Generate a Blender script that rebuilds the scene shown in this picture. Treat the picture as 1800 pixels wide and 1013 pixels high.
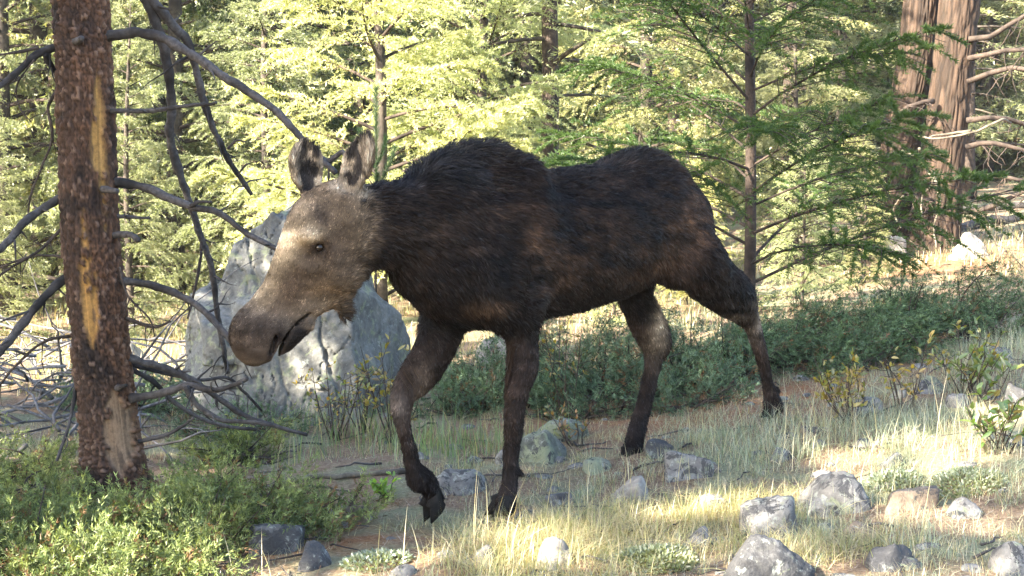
import bpy, math, random, time
import numpy as np
T0 = time.time()
for _o in list(bpy.data.objects): bpy.data.objects.remove(_o)
scene = bpy.context.scene
COL = scene.collection
# ------------------------------------------------------------------ camera, sky, sun, exposure
cam_d = bpy.data.cameras.new('camera'); cam = bpy.data.objects.new('camera', cam_d); COL.objects.link(cam)
cam_d.sensor_width = 36.0; cam_d.lens = 36.0 * 2345.0 / 1800.0
cam_d.clip_start = 0.05; cam_d.clip_end = 2000
cam.location = (0, 0, 1.45); cam.rotation_euler = (math.radians(90 - 4.55), 0, 0)
scene.camera = cam
SUN_AZ = (-0.82, -0.57)         # horizontal direction towards the sun
SUN_EL = 32.0
_n = math.hypot(*SUN_AZ)
sx, sy = SUN_AZ[0] / _n, SUN_AZ[1] / _n
world = bpy.data.worlds.new('World'); scene.world = world; world.use_nodes = True
wn = world.node_tree.nodes; wl = world.node_tree.links
bg = wn['Background']; sky = wn.new('ShaderNodeTexSky'); sky.sky_type = 'NISHITA'; sky.sun_disc = False
sky.sun_elevation = math.radians(SUN_EL); sky.sun_rotation = math.atan2(sx, sy)
sky.air_density = 1.0; sky.dust_density = 1.5; sky.ozone_density = 1.0
wl.new(sky.outputs[0], bg.inputs[0]); bg.inputs[1].default_value = 0.092
sun_d = bpy.data.lights.new('sun', 'SUN'); sun = bpy.data.objects.new('sun', sun_d); COL.objects.link(sun)
sun_d.energy = 4.6; sun_d.angle = math.radians(0.53); sun_d.color = (1.0, 0.90, 0.74)
_c = math.cos(math.radians(SUN_EL))
from mathutils import Vector
sun.rotation_euler = Vector((sx * _c, sy * _c, math.sin(math.radians(SUN_EL)))).to_track_quat('Z', 'Y').to_euler()
sun.location = (sx * 60, sy * 60, 40)
vs = scene.view_settings
vs.view_transform = 'Standard'; vs.look = 'None'; vs.gamma = 1; vs.use_curve_mapping = False
vs.exposure = 3.52
scene.render.engine = 'CYCLES'
cy = scene.cycles
cy.use_denoising = True
cy.max_bounces = 8; cy.diffuse_bounces = 4; cy.glossy_bounces = 2; cy.transmission_bounces = 4; cy.transparent_max_bounces = 4
# ------------------------------------------------------------------ helpers
rng = np.random.default_rng(7)
def nrm(a): return a / np.maximum(np.linalg.norm(a, axis=-1, keepdims=True), 1e-9)

def _hash(ix, iy, iz, seed):
    h = (ix * 374761393 + iy * 668265263 + iz * 2147483647 + seed * 1274126177) & 0xffffffff
    h = ((h ^ (h >> 13)) * 1274126177) & 0xffffffff
    return ((h ^ (h >> 16)) & 0xffff) / 65535.0
def vnoise(P, freq=1.0, seed=0):
    """value noise, -1..1"""
    P = np.asarray(P, float) * freq
    I = np.floor(P).astype(np.int64); f = P - I; f = f * f * (3 - 2 * f)
    r = 0
    for dx in (0, 1):
        for dy in (0, 1):
            for dz in (0, 1):
                w = (f[..., 0] if dx else 1 - f[..., 0]) * (f[..., 1] if dy else 1 - f[..., 1]) * (f[..., 2] if dz else 1 - f[..., 2])
                r = r + w * _hash(I[..., 0] + dx, I[..., 1] + dy, I[..., 2] + dz, seed)
    return r * 2 - 1
def fbm(P, freq=1.0, octv=4, seed=0, gain=.5):
    r = 0; a = 1; s = 0
    for i in range(octv):
        r = r + a * vnoise(P, freq * 2.03 ** i, seed + i * 17); s += a; a *= gain
    return r / s
def vor2(x, y, seed=0, wrap=None):
    """2-D jittered-grid Voronoi: F1, F2 and the cell's random number"""
    ix = np.floor(x).astype(np.int64); iy = np.floor(y).astype(np.int64)
    F1 = np.full(x.shape, 9.); F2 = np.full(x.shape, 9.); ID = np.zeros(x.shape)
    z0 = np.zeros_like(ix)
    for dx in (-1, 0, 1):
        for dy in (-1, 0, 1):
            cx = ix + dx; cyy = iy + dy
            hx = cx % wrap if wrap else cx
            px = cx + .1 + .8 * _hash(hx, cyy, z0, seed); py = cyy + .1 + .8 * _hash(hx, cyy, z0 + 5, seed)
            d = np.hypot(x - px, y - py); rid = _hash(hx, cyy, z0 + 9, seed)
            new = d < F1
            F2 = np.where(new, F1, np.minimum(F2, d)); ID = np.where(new, rid, ID); F1 = np.where(new, d, F1)
    return F1, F2, ID
def sstep(a, b, x):
    t = np.clip((x - a) / (b - a), 0, 1); return t * t * (3 - 2 * t)

def make_mesh(name, V, faces, mat=None, col=None, smooth=True, mats=None, midx=None):
    """faces: array (n,3)/(n,4) or a list of such arrays; col: per-vertex rgb"""
    V = np.asarray(V, np.float32)
    if not isinstance(faces, list): faces = [faces]
    faces = [np.asarray(f, np.int32) for f in faces if len(f)]
    loops = np.concatenate([f.ravel() for f in faces])
    tot = np.concatenate([np.full(len(f), f.shape[1], np.int32) for f in faces])
    start = np.r_[0, np.cumsum(tot)[:-1]].astype(np.int32)
    me = bpy.data.meshes.new(name)
    me.vertices.add(len(V)); me.vertices.foreach_set('co', V.ravel())
    me.loops.add(len(loops)); me.loops.foreach_set('vertex_index', loops)
    me.polygons.add(len(tot)); me.polygons.foreach_set('loop_start', start)
    if smooth: me.polygons.foreach_set('use_smooth', np.ones(len(tot), bool))
    if mats:
        for m in mats: me.materials.append(m)
        if midx is not None: me.polygons.foreach_set('material_index', np.asarray(midx, np.int32))
    elif mat: me.materials.append(mat)
    if col is not None:
        a = me.attributes.new('Col', 'FLOAT_COLOR', 'POINT')
        c = np.ones((len(V), 4), np.float32); c[:, :3] = col; a.data.foreach_set('color', c.ravel())
    me.update(calc_edges=True)
    return me
def add(name, V, faces, mat=None, parent=None, col=None, smooth=True, label=None, cat=None, group=None, kind=None, origin=None, **kw):
    V = np.asarray(V, float)
    if parent is not None: V = V - np.array(WORLD_LOC[parent.name])
    elif origin is not None: V = V - np.asarray(origin)
    o = bpy.data.objects.new(name, make_mesh(name, V, faces, mat, col, smooth, **kw)); COL.objects.link(o)
    if parent is not None: o.parent = parent; WORLD_LOC[o.name] = WORLD_LOC[parent.name]
    else:
        WORLD_LOC[o.name] = tuple(origin) if origin is not None else (0, 0, 0)
        if origin is not None: o.location = origin
    tag(o, label, cat, group, kind)
    return o
WORLD_LOC = {}
def tag(o, label=None, cat=None, group=None, kind=None):
    if label: o['label'] = label
    if cat: o['category'] = cat
    if group: o['group'] = group
    if kind: o['kind'] = kind
    return o
def thing(name, label, cat, loc=(0, 0, 0), group=None):
    o = bpy.data.objects.new(name, None); COL.objects.link(o); o.location = loc; o.empty_display_size = .2
    WORLD_LOC[o.name] = tuple(float(v) for v in loc)
    return tag(o, label, cat, group)
def copy_tree(o, parent=None):
    c = o.copy(); COL.objects.link(c)
    if parent is not None: c.parent = parent
    for ch in list(o.children): copy_tree(ch, c)
    return c
def merge(parts):
    """parts: list of (V, F[, col]) -> V, [F...], col"""
    Vs = []; Fs = []; Cs = []; n = 0
    for p in parts:
        Vs.append(p[0]); Fs.append(np.asarray(p[1]) + n); n += len(p[0])
        if len(p) > 2: Cs.append(np.broadcast_to(p[2], (len(p[0]), 3)))
    return np.concatenate(Vs), Fs, (np.concatenate(Cs) if Cs else None)
def catmull(P, m):
    """resample control rows (n,k) with m steps per span"""
    P = np.asarray(P, float); n = len(P)
    Q = np.concatenate([[2 * P[0] - P[1]], P, [2 * P[-1] - P[-2]]])
    t = np.arange(m)[:, None] / m; out = []
    for i in range(n - 1):
        a, b, c, d = Q[i], Q[i + 1], Q[i + 2], Q[i + 3]
        out.append(.5 * (2 * b + (c - a) * t + (2 * a - 5 * b + 4 * c - d) * t ** 2 + (3 * b - a - 3 * c + d) * t ** 3))
    return np.concatenate(out + [P[-1:]])
def tube(P, r, sides=8, cap=True):
    """round tube through P (n,3) with radii r (n,)"""
    P = np.asarray(P, float); n = len(P); r = np.broadcast_to(np.asarray(r, float), (n,))
    T = nrm(np.gradient(P, axis=0))
    ref = np.array([0, 0, 1.]) if abs(T[0, 2]) < .9 else np.array([1., 0, 0])
    N = np.zeros_like(P); N[0] = nrm(np.cross(T[0], ref))
    for i in range(1, n):
        v = N[i - 1] - T[i] * (N[i - 1] @ T[i]); N[i] = v / max(np.linalg.norm(v), 1e-9)
    B = np.cross(T, N)
    a = np.arange(sides) / sides * 2 * math.pi
    V = P[:, None] + r[:, None, None] * (np.cos(a)[None, :, None] * N[:, None] + np.sin(a)[None, :, None] * B[:, None])
    V = V.reshape(-1, 3)
    i = np.arange(n - 1)[:, None] * sides; j = np.arange(sides)[None]; k = (j + 1) % sides
    F = np.stack([i + j, i + k, i + sides + k, i + sides + j], -1).reshape(-1, 4)
    if cap:
        V = np.concatenate([V, P[:1] - T[:1] * r[0] * .2, P[-1:] + T[-1:] * r[-1] * .4]); c0 = n * sides; c1 = c0 + 1; j = np.arange(sides); k = (j + 1) % sides
        F = np.concatenate([F, np.stack([k, j, np.full(sides, c0), np.full(sides, c0)], -1)[:, :4], np.stack([(n - 1) * sides + j, (n - 1) * sides + k, np.full(sides, c1), np.full(sides, c1)], -1)])
        # triangles at the ends
        q = F[:(n - 1) * sides]; t = F[(n - 1) * sides:][:, :3]
        return V, q, t
    return V, F, None
def tubes(list_of, m=None):
    """merge several tubes -> V, [quads, tris]"""
    Vs = []; Q = []; T = []; n = 0
    for V, q, t in list_of:
        Vs.append(V); Q.append(q + n)
        if t is not None: T.append(t + n)
        n += len(V)
    return np.concatenate(Vs), [np.concatenate(Q)] + ([np.concatenate(T)] if T else [])
# ------------------------------------------------------------------ materials
class NT:
    def __init__(s, name):
        s.m = bpy.data.materials.new(name); s.m.use_nodes = True; s.t = s.m.node_tree; s.n = s.t.nodes; s.n.clear(); s.out = s.n.new('ShaderNodeOutputMaterial')
    def node(s, typ, ins=None, **at):
        nd = s.n.new(typ)
        for k, v in at.items(): setattr(nd, k, v)
        for k, v in (ins or {}).items():
            if isinstance(v, bpy.types.NodeSocket): s.t.links.new(v, nd.inputs[k])
            else: nd.inputs[k].default_value = v
        return nd
    def noise(s, scale, detail=4, vec=None, rough=.55, dist=0):
        ins = {'Scale': scale, 'Detail': detail, 'Roughness': rough, 'Distortion': dist}
        if vec: ins['Vector'] = vec
        return s.node('ShaderNodeTexNoise', ins).outputs[0]
    def ramp(s, fac, stops):
        nd = s.node('ShaderNodeValToRGB', {'Fac': fac}); e = nd.color_ramp.elements
        while len(e) < len(stops): e.new(.5)
        for el, (p, c) in zip(e, stops): el.position = p; el.color = (*c, 1) if len(c) == 3 else c
        return nd.outputs[0]
    def mix(s, fac, a, b, mode='MIX'):
        nd = s.n.new('ShaderNodeMix'); nd.data_type = 'RGBA'; nd.blend_type = mode
        for k, v in ((0, fac), (6, a), (7, b)):
            if isinstance(v, bpy.types.NodeSocket): s.t.links.new(v, nd.inputs[k])
            else: nd.inputs[k].default_value = v if not isinstance(v, tuple) or len(v) == 4 else (*v, 1)
        return nd.outputs[2]
    def math(s, op, a, b=0.):
        return s.node('ShaderNodeMath', {0: a, 1: b}, operation=op).outputs[0]
    def attr(s, name='Col'): return s.node('ShaderNodeAttribute', attribute_name=name).outputs[0]
    def obj(s): return s.node('ShaderNodeTexCoord').outputs['Object']
    def geo(s): return s.node('ShaderNodeNewGeometry').outputs['Position']
    def bump(s, h, strength=.5, dist=.01):
        return s.node('ShaderNodeBump', {'Height': h, 'Strength': strength, 'Distance': dist}).outputs[0]
    def done(s, shader): s.t.links.new(shader, s.out.inputs[0]); return s.m
    def pbr(s, col, rough=.8, normal=None, spec=.3, sheen=0.):
        ins = {'Base Color': col, 'Roughness': rough, 'Specular IOR Level': spec}
        if normal: ins['Normal'] = normal
        if sheen: ins['Sheen Weight'] = sheen
        return s.done(s.node('ShaderNodeBsdfPrincipled', ins).outputs[0])
def leaf_mat(name, tint=(1, 1, 1), trans=.45, tcol=(1.5, 1.45, .55), gloss=.06):
    """needle / leaf: per-vertex colour, part of the light goes through"""
    m = NT(name); c = m.mix(1.0, m.attr(), (*tint, 1), 'MULTIPLY')
    oi = m.node('ShaderNodeObjectInfo').outputs['Random']
    c = m.mix(1.0, c, m.ramp(oi, [(0, (.85, .9, .95)), (1, (1.15, 1.08, .95))]), 'MULTIPLY')
    d = m.node('ShaderNodeBsdfDiffuse', {'Color': c}).outputs[0]
    t = m.node('ShaderNodeBsdfTranslucent', {'Color': m.mix(1.0, c, (*tcol, 1), 'MULTIPLY')}).outputs[0]
    s = m.node('ShaderNodeMixShader', {0: trans, 1: d, 2: t}).outputs[0]
    g = m.node('ShaderNodeBsdfGlossy', {'Color': (1, 1, 1, 1), 'Roughness': .45}).outputs[0]
    return m.done(m.node('ShaderNodeMixShader', {0: gloss, 1: s, 2: g}).outputs[0])
M = {}
M['fir_leaf'] = leaf_mat('fir_needles', tcol=(1.3, 1.35, .7), gloss=.02)
M['forest_leaf'] = leaf_mat('forest_needles', trans=.5, tcol=(1.2, 1.3, .8), gloss=.03)
M['juniper'] = leaf_mat('juniper_needles', trans=.3, tcol=(1.4, 1.3, .5), gloss=.02)
M['leaf'] = leaf_mat('broad_leaves', trans=.5, tcol=(1.4, 1.3, .4))
M['grass'] = leaf_mat('grass_blades', trans=.45, tcol=(1.3, 1.2, .6))
def wood_mat(name, a, b, scale=30, rough=.85, moss=None):
    m = NT(name); p = m.obj()
    n1 = m.noise(scale, 6, p, .65); n2 = m.noise(scale * .12, 3, p)
    c = m.ramp(n1, [(.3, a), (.7, b)])
    c = m.mix(m.ramp(n2, [(.4, (0, 0, 0)), (.65, (1, 1, 1))]), c, tuple(x * .55 for x in a), 'MIX')
    if moss: c = m.mix(m.ramp(m.noise(scale * .35, 5, p), [(.55, (0, 0, 0)), (.62, (1, 1, 1))]), c, moss)
    return m.pbr(c, rough, m.bump(n1, .7, .008), .25)
M['dead_limb'] = wood_mat('dead_limb_bark', (.028, .024, .023), (.095, .085, .083), 45)
M['brush'] = wood_mat('grey_brush', (.07, .066, .068), (.22, .21, .21), 50)
M['dark_twig'] = wood_mat('dark_twig_bark', (.03, .022, .018), (.09, .065, .05), 60)
M['pale_twig'] = wood_mat('lichen_covered_twig', (.09, .075, .058), (.19, .165, .12), 60)
M['conifer_bark'] = wood_mat('conifer_bark', (.03, .024, .02), (.10, .08, .062), 25)
M['big_bark'] = wood_mat('old_fir_bark', (.09, .062, .045), (.25, .18, .13), 14)
m = NT('pine_bark'); p = m.obj(); n1 = m.noise(60, 6, p, .7)
M['pine_bark'] = m.pbr(m.mix(1.0, m.attr(), m.ramp(n1, [(.25, (.55, .55, .55)), (.75, (1.35, 1.3, 1.25))]), 'MULTIPLY'), .85, m.bump(n1, .6, .006), .25)
# ------------------------------------------------------------------ measured places (metres)
ANCH=[(-0.026, 6.08, -0.048), (0.643, 7.09, -0.032), (1.487, 7.5, 0.148), (-2.031, 6.7, -0.118), (0.0, 4.95, -0.039), (1.567, 4.5, 0.097), (-1.793, 5.15, -0.099), (1.408, 5.6, 0.046), (1.755, 5.4, 0.12), (3.09, 9.0, 0.372), (5.378, 18.0, 0.53), (5.325, 14.0, 0.495), (0.557, 13.0, 0.116), (-4.465, 13.0, -0.192), (-3.559, 9.5, -0.1), (-1.276, 8.7, -0.14), (1.949, 13.0, 0.2), (-0.69, 8.0, -0.064), (-0.793, 6.1, -0.079), (-0.413, 5.95, -0.107), (0.353, 8.2, 0.041), (-20.0, 40.0, -0.2), (0.0, 40.0, 0.7), (20.0, 40.0, 2.2), (0.0, 22.0, 0.35), (10.0, 24.0, 1.2), (-10.0, 22.0, -0.2), (-12.0, 0.0, -0.5), (12.0, 0.0, 0.9), (-8.0, 8.0, -0.2), (8.0, 8.0, 0.7)]
LEGS={'NF': [(0.071, 0.15, 0.754, 0.078), (0.075, 0.15, 0.623, 0.075), (0.038, 0.15, 0.496, 0.059), (0.018, 0.15, 0.368, 0.05), (0.011, 0.15, 0.304, 0.04), (0.002, 0.15, 0.239, 0.034), (-0.005, 0.15, 0.136, 0.034), (-0.009, 0.15, 0.084, 0.039), (-0.025, 0.15, 0.029, 0.048), (-0.042, 0.15, -0.015, 0.054)], 'FF': [(-0.179, -0.13, 0.751, 0.1), (-0.242, -0.13, 0.652, 0.089), (-0.315, -0.13, 0.582, 0.082), (-0.388, -0.13, 0.513, 0.06), (-0.41, -0.13, 0.438, 0.046), (-0.403, -0.13, 0.373, 0.034), (-0.369, -0.13, 0.252, 0.033), (-0.347, -0.13, 0.171, 0.037), (-0.317, -0.13, 0.115, 0.053), (-0.258, -0.13, 0.047, 0.044), (-0.21, -0.13, -0.03, 0.039)], 'NH': [(1.35, 0.17, 1.037, 0.161), (1.467, 0.17, 0.942, 0.138), (1.655, 0.17, 0.841, 0.127), (1.758, 0.17, 0.757, 0.086), (1.84, 0.17, 0.673, 0.053), (1.899, 0.17, 0.574, 0.042), (1.96, 0.17, 0.442, 0.035), (1.996, 0.17, 0.343, 0.035), (2.031, 0.17, 0.268, 0.045), (2.067, 0.17, 0.18, 0.058)], 'FH': [(1.175, -0.12, 0.912, 0.112), (1.204, -0.12, 0.82, 0.095), (1.276, -0.12, 0.725, 0.099), (1.357, -0.12, 0.626, 0.095), (1.375, -0.12, 0.579, 0.084), (1.361, -0.12, 0.518, 0.06), (1.338, -0.12, 0.443, 0.05), (1.298, -0.12, 0.324, 0.049), (1.252, -0.12, 0.207, 0.049), (1.21, -0.12, 0.12, 0.052), (1.185, -0.12, 0.047, 0.059), (1.172, -0.12, -0.016, 0.065)]}
HEAD=[(-0.809, -0.023, 1.353, 0.126, 0.095), (-0.854, -0.049, 1.277, 0.176, 0.125), (-0.882, -0.065, 1.17, 0.188, 0.13), (-0.921, -0.088, 1.084, 0.177, 0.118), (-0.992, -0.129, 0.986, 0.138, 0.09), (-1.049, -0.162, 0.926, 0.114, 0.078), (-1.08, -0.179, 0.852, 0.12, 0.083), (-1.112, -0.198, 0.796, 0.1, 0.08), (-1.126, -0.206, 0.754, 0.058, 0.055)]
HEADN=(-0.5, 0.866, 0.0)
FACE={'eye': (-0.907, -0.079, 1.185), 'brow': (-0.929, -0.092, 1.228), 'brow2': (-1.003, -0.135, 1.24), 'nostril0': (-1.062, -0.169, 0.825), 'nostril1': (-1.077, -0.177, 0.755), 'mouth0': (-0.946, -0.102, 0.896), 'mouth1': (-1.0, -0.133, 0.813), 'mouth2': (-1.047, -0.16, 0.744), 'm0': (-0.938, -0.097, 0.913), 'm1': (-0.999, -0.133, 0.858), 'm2': (-1.034, -0.153, 0.803), 'm3': (-1.061, -0.168, 0.726), 'chin': (-0.989, -0.127, 0.822), 'chin2': (-1.016, -0.143, 0.781), 'bell0': (-0.819, -0.029, 0.978), 'bell1': (-0.812, -0.024, 0.902), 'earL0': (-0.927, -0.091, 1.415), 'earL1': (-0.939, -0.098, 1.598), 'earN0': (-0.803, -0.02, 1.398), 'earN1': (-0.728, 0.024, 1.642), 'earNmid': (-0.782, -0.007, 1.497), 'earLmid': (-0.936, -0.096, 1.508), 'throat': (-0.753, 0.01, 1.048), 'cheek': (-0.818, -0.028, 1.097), 'mz': (-1.144, -0.216, 0.823)}
NECK=[(-0.785, 0.0, 1.252, 0.188, 0.1), (-0.679, 0.007, 1.262, 0.203, 0.115), (-0.538, 0.007, 1.273, 0.212, 0.135), (-0.366, -0.006, 1.24, 0.273, 0.165), (-0.174, -0.012, 1.243, 0.339, 0.19)]
PTRUNK=[(-2.179, 6.7, 3.256, 0.1257), (-2.15, 6.7, 2.763, 0.1282), (-2.136, 6.7, 2.349, 0.1306), (-2.124, 6.7, 1.93, 0.1331), (-2.113, 6.7, 1.222, 0.1355), (-2.082, 6.7, 0.647, 0.138), (-2.044, 6.7, 0.182, 0.1404), (-2.026, 6.7, -0.141, 0.1429)]
PBRANCH=[[(-2.019, 6.7, 2.176, 0.0343), (-1.851, 6.656, 2.185, 0.0322), (-1.714, 6.611, 2.15, 0.0301), (-1.552, 6.567, 2.063, 0.028), (-1.378, 6.522, 1.95, 0.026), (-1.233, 6.478, 1.859, 0.0239), (-1.103, 6.433, 1.762, 0.0219), (-0.989, 6.389, 1.644, 0.02), (-0.916, 6.344, 1.57, 0.018), (-0.83, 6.3, 1.49, 0.0161)], [(-0.918, 6.36, 1.571, 0.0163), (-0.873, 6.345, 1.546, 0.0149), (-0.833, 6.33, 1.568, 0.0135), (-0.799, 6.315, 1.594, 0.0121), (-0.786, 6.3, 1.572, 0.0107)], [(-1.994, 6.7, 1.45, 0.0286), (-1.84, 6.657, 1.427, 0.0264), (-1.689, 6.614, 1.366, 0.0242), (-1.567, 6.571, 1.324, 0.022), (-1.432, 6.529, 1.297, 0.0199), (-1.3, 6.486, 1.207, 0.0178), (-1.182, 6.443, 1.148, 0.0157), (-1.115, 6.4, 1.117, 0.0136)], [(-1.575, 6.55, 1.333, 0.014), (-1.527, 6.525, 1.353, 0.0111), (-1.461, 6.5, 1.353, 0.0083)], [(-1.991, 6.7, 0.958, 0.0257), (-1.825, 6.667, 0.938, 0.0239), (-1.675, 6.633, 0.892, 0.0222), (-1.555, 6.6, 0.83, 0.0204), (-1.436, 6.567, 0.72, 0.0187), (-1.36, 6.533, 0.633, 0.0169), (-1.293, 6.5, 0.559, 0.0152)], [(-1.943, 6.7, 0.56, 0.0257), (-1.803, 6.767, 0.507, 0.0236), (-1.675, 6.833, 0.439, 0.0214), (-1.574, 6.9, 0.354, 0.0191), (-1.441, 6.967, 0.237, 0.0168), (-1.304, 7.033, 0.165, 0.0145), (-1.103, 7.1, 0.09, 0.0121)], [(-1.913, 6.65, 0.359, 0.0284), (-1.733, 6.6, 0.402, 0.025), (-1.606, 6.55, 0.444, 0.0218), (-1.483, 6.5, 0.432, 0.0186), (-1.374, 6.45, 0.454, 0.0154), (-1.28, 6.4, 0.503, 0.0123)], [(-1.608, 6.5, 0.446, 0.018), (-1.546, 6.525, 0.343, 0.0163), (-1.44, 6.55, 0.273, 0.0147), (-1.304, 6.575, 0.257, 0.013), (-1.196, 6.6, 0.235, 0.0113)], [(-1.944, 6.75, 0.501, 0.0173), (-1.848, 6.82, 0.42, 0.016), (-1.78, 6.89, 0.32, 0.0147), (-1.65, 6.96, 0.208, 0.0134), (-1.516, 7.03, 0.15, 0.012), (-1.378, 7.1, 0.121, 0.0106)], [(-1.924, 6.7, 0.129, 0.0143), (-1.755, 6.667, 0.173, 0.0118), (-1.66, 6.633, 0.223, 0.0094), (-1.593, 6.6, 0.273, 0.007)], [(-1.964, 6.8, 0.518, 0.0145), (-1.785, 6.92, 0.447, 0.0133), (-1.666, 7.04, 0.399, 0.012), (-1.54, 7.16, 0.391, 0.0107), (-1.473, 7.28, 0.294, 0.0093), (-1.403, 7.4, 0.172, 0.0079)], [(-1.985, 6.65, 1.8, 0.0142), (-1.793, 6.62, 1.799, 0.0133), (-1.673, 6.59, 1.811, 0.0124), (-1.555, 6.56, 1.823, 0.0115), (-1.465, 6.53, 1.824, 0.0106), (-1.43, 6.5, 1.833, 0.0097)], [(-1.999, 6.65, 1.181, 0.0255), (-1.9, 6.6, 1.192, 0.0211), (-1.836, 6.55, 1.168, 0.0168)], [(-1.998, 6.7, 1.279, 0.0157), (-1.898, 6.7, 1.273, 0.0121), (-1.815, 6.7, 1.268, 0.0086)], [(-2.021, 6.6, 1.413, 0.0225), (-1.925, 6.53, 1.403, 0.0153)], [(-2.143, 6.6, 2.127, 0.0253), (-2.074, 6.5, 2.138, 0.0166)], [(-1.974, 6.6, 0.422, 0.0197), (-1.896, 6.5, 0.452, 0.0111)], [(-2.232, 6.7, 2.126, 0.0286), (-2.328, 6.65, 2.087, 0.0255), (-2.397, 6.6, 2.011, 0.0225), (-2.464, 6.55, 1.933, 0.0196), (-2.584, 6.5, 1.874, 0.0166)], [(-2.323, 6.62, 2.106, 0.0113), (-2.408, 6.56, 2.079, 0.0091), (-2.523, 6.5, 2.054, 0.0069)], [(-2.306, 6.65, 2.079, 0.0199), (-2.294, 6.725, 2.021, 0.0186), (-2.276, 6.8, 1.965, 0.0174)], [(-2.217, 6.7, 1.393, 0.0271), (-2.341, 6.625, 1.309, 0.0258), (-2.401, 6.55, 1.241, 0.0244), (-2.473, 6.475, 1.141, 0.0231), (-2.542, 6.4, 1.074, 0.0218)], [(-2.222, 6.7, 0.981, 0.0286), (-2.31, 6.625, 0.899, 0.0268), (-2.4, 6.55, 0.778, 0.0251), (-2.459, 6.475, 0.674, 0.0235), (-2.545, 6.4, 0.545, 0.0218)], [(-2.271, 6.75, 1.933, 0.0115), (-2.325, 6.74, 1.819, 0.0101), (-2.305, 6.73, 1.677, 0.0086), (-2.354, 6.72, 1.535, 0.0072), (-2.412, 6.71, 1.393, 0.0057), (-2.432, 6.7, 1.265, 0.0043)], [(-2.34, 6.6, 2.047, 0.0056), (-2.427, 6.6, 1.922, 0.0049), (-2.416, 6.6, 1.812, 0.0041), (-2.362, 6.6, 1.742, 0.0034)], [(-2.256, 6.7, 1.222, 0.0114), (-2.35, 6.633, 1.111, 0.0094), (-2.469, 6.567, 1.03, 0.0075), (-2.558, 6.5, 0.951, 0.0055)], [(-2.236, 6.75, 0.67, 0.0115), (-2.358, 6.7, 0.647, 0.0095), (-2.486, 6.65, 0.538, 0.0076), (-2.585, 6.6, 0.402, 0.0056)], [(-2.188, 6.7, 0.531, 0.0143), (-2.193, 6.633, 0.396, 0.0123), (-2.209, 6.567, 0.236, 0.0103), (-2.248, 6.5, 0.077, 0.0083)], [(-1.946, 6.6, 1.028, 0.0084), (-1.897, 6.567, 0.889, 0.0069), (-1.786, 6.533, 0.78, 0.0054), (-1.751, 6.5, 0.694, 0.0039)], [(-1.947, 6.7, 0.763, 0.0114), (-1.81, 6.7, 0.719, 0.0086), (-1.723, 6.7, 0.748, 0.0057)], [(-2.237, 6.7, 1.073, 0.01), (-2.439, 6.8, 1.073, 0.0077), (-2.653, 6.9, 1.009, 0.0053)], [(-2.118, 6.7, 2.736, 0.0371), (-1.987, 6.764, 2.525, 0.0359), (-1.88, 6.829, 2.408, 0.0345), (-1.828, 6.893, 2.289, 0.0332), (-1.798, 6.957, 2.152, 0.0318), (-1.789, 7.021, 1.982, 0.0304), (-1.794, 7.086, 1.823, 0.0289), (-1.825, 7.15, 1.691, 0.0274), (-1.793, 7.214, 1.511, 0.0259), (-1.751, 7.279, 1.326, 0.0244), (-1.707, 7.343, 1.137, 0.0228), (-1.671, 7.407, 0.976, 0.0212), (-1.664, 7.471, 0.748, 0.0196), (-1.649, 7.536, 0.547, 0.0179), (-1.634, 7.6, 0.358, 0.0162)], [(-2.1, 6.7, 2.873, 0.0343), (-1.959, 6.77, 2.582, 0.0325), (-1.84, 6.84, 2.396, 0.0306), (-1.746, 6.91, 2.262, 0.0287), (-1.677, 6.98, 2.168, 0.0268), (-1.647, 7.05, 2.014, 0.0248), (-1.621, 7.12, 1.84, 0.0228), (-1.585, 7.19, 1.708, 0.0207), (-1.541, 7.26, 1.573, 0.0186), (-1.48, 7.33, 1.465, 0.0164), (-1.442, 7.4, 1.381, 0.0142)], [(-1.549, 7.3, 1.629, 0.0093), (-1.501, 7.3, 1.672, 0.0072), (-1.449, 7.3, 1.666, 0.005)], [(-1.495, 7.3, 1.487, 0.0078), (-1.451, 7.3, 1.542, 0.0061), (-1.426, 7.3, 1.549, 0.0044)], [(-1.709, 7.35, 1.137, 0.0125), (-1.709, 7.3, 1.015, 0.0104), (-1.738, 7.25, 0.831, 0.0082), (-1.759, 7.2, 0.711, 0.0061)]]
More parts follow.
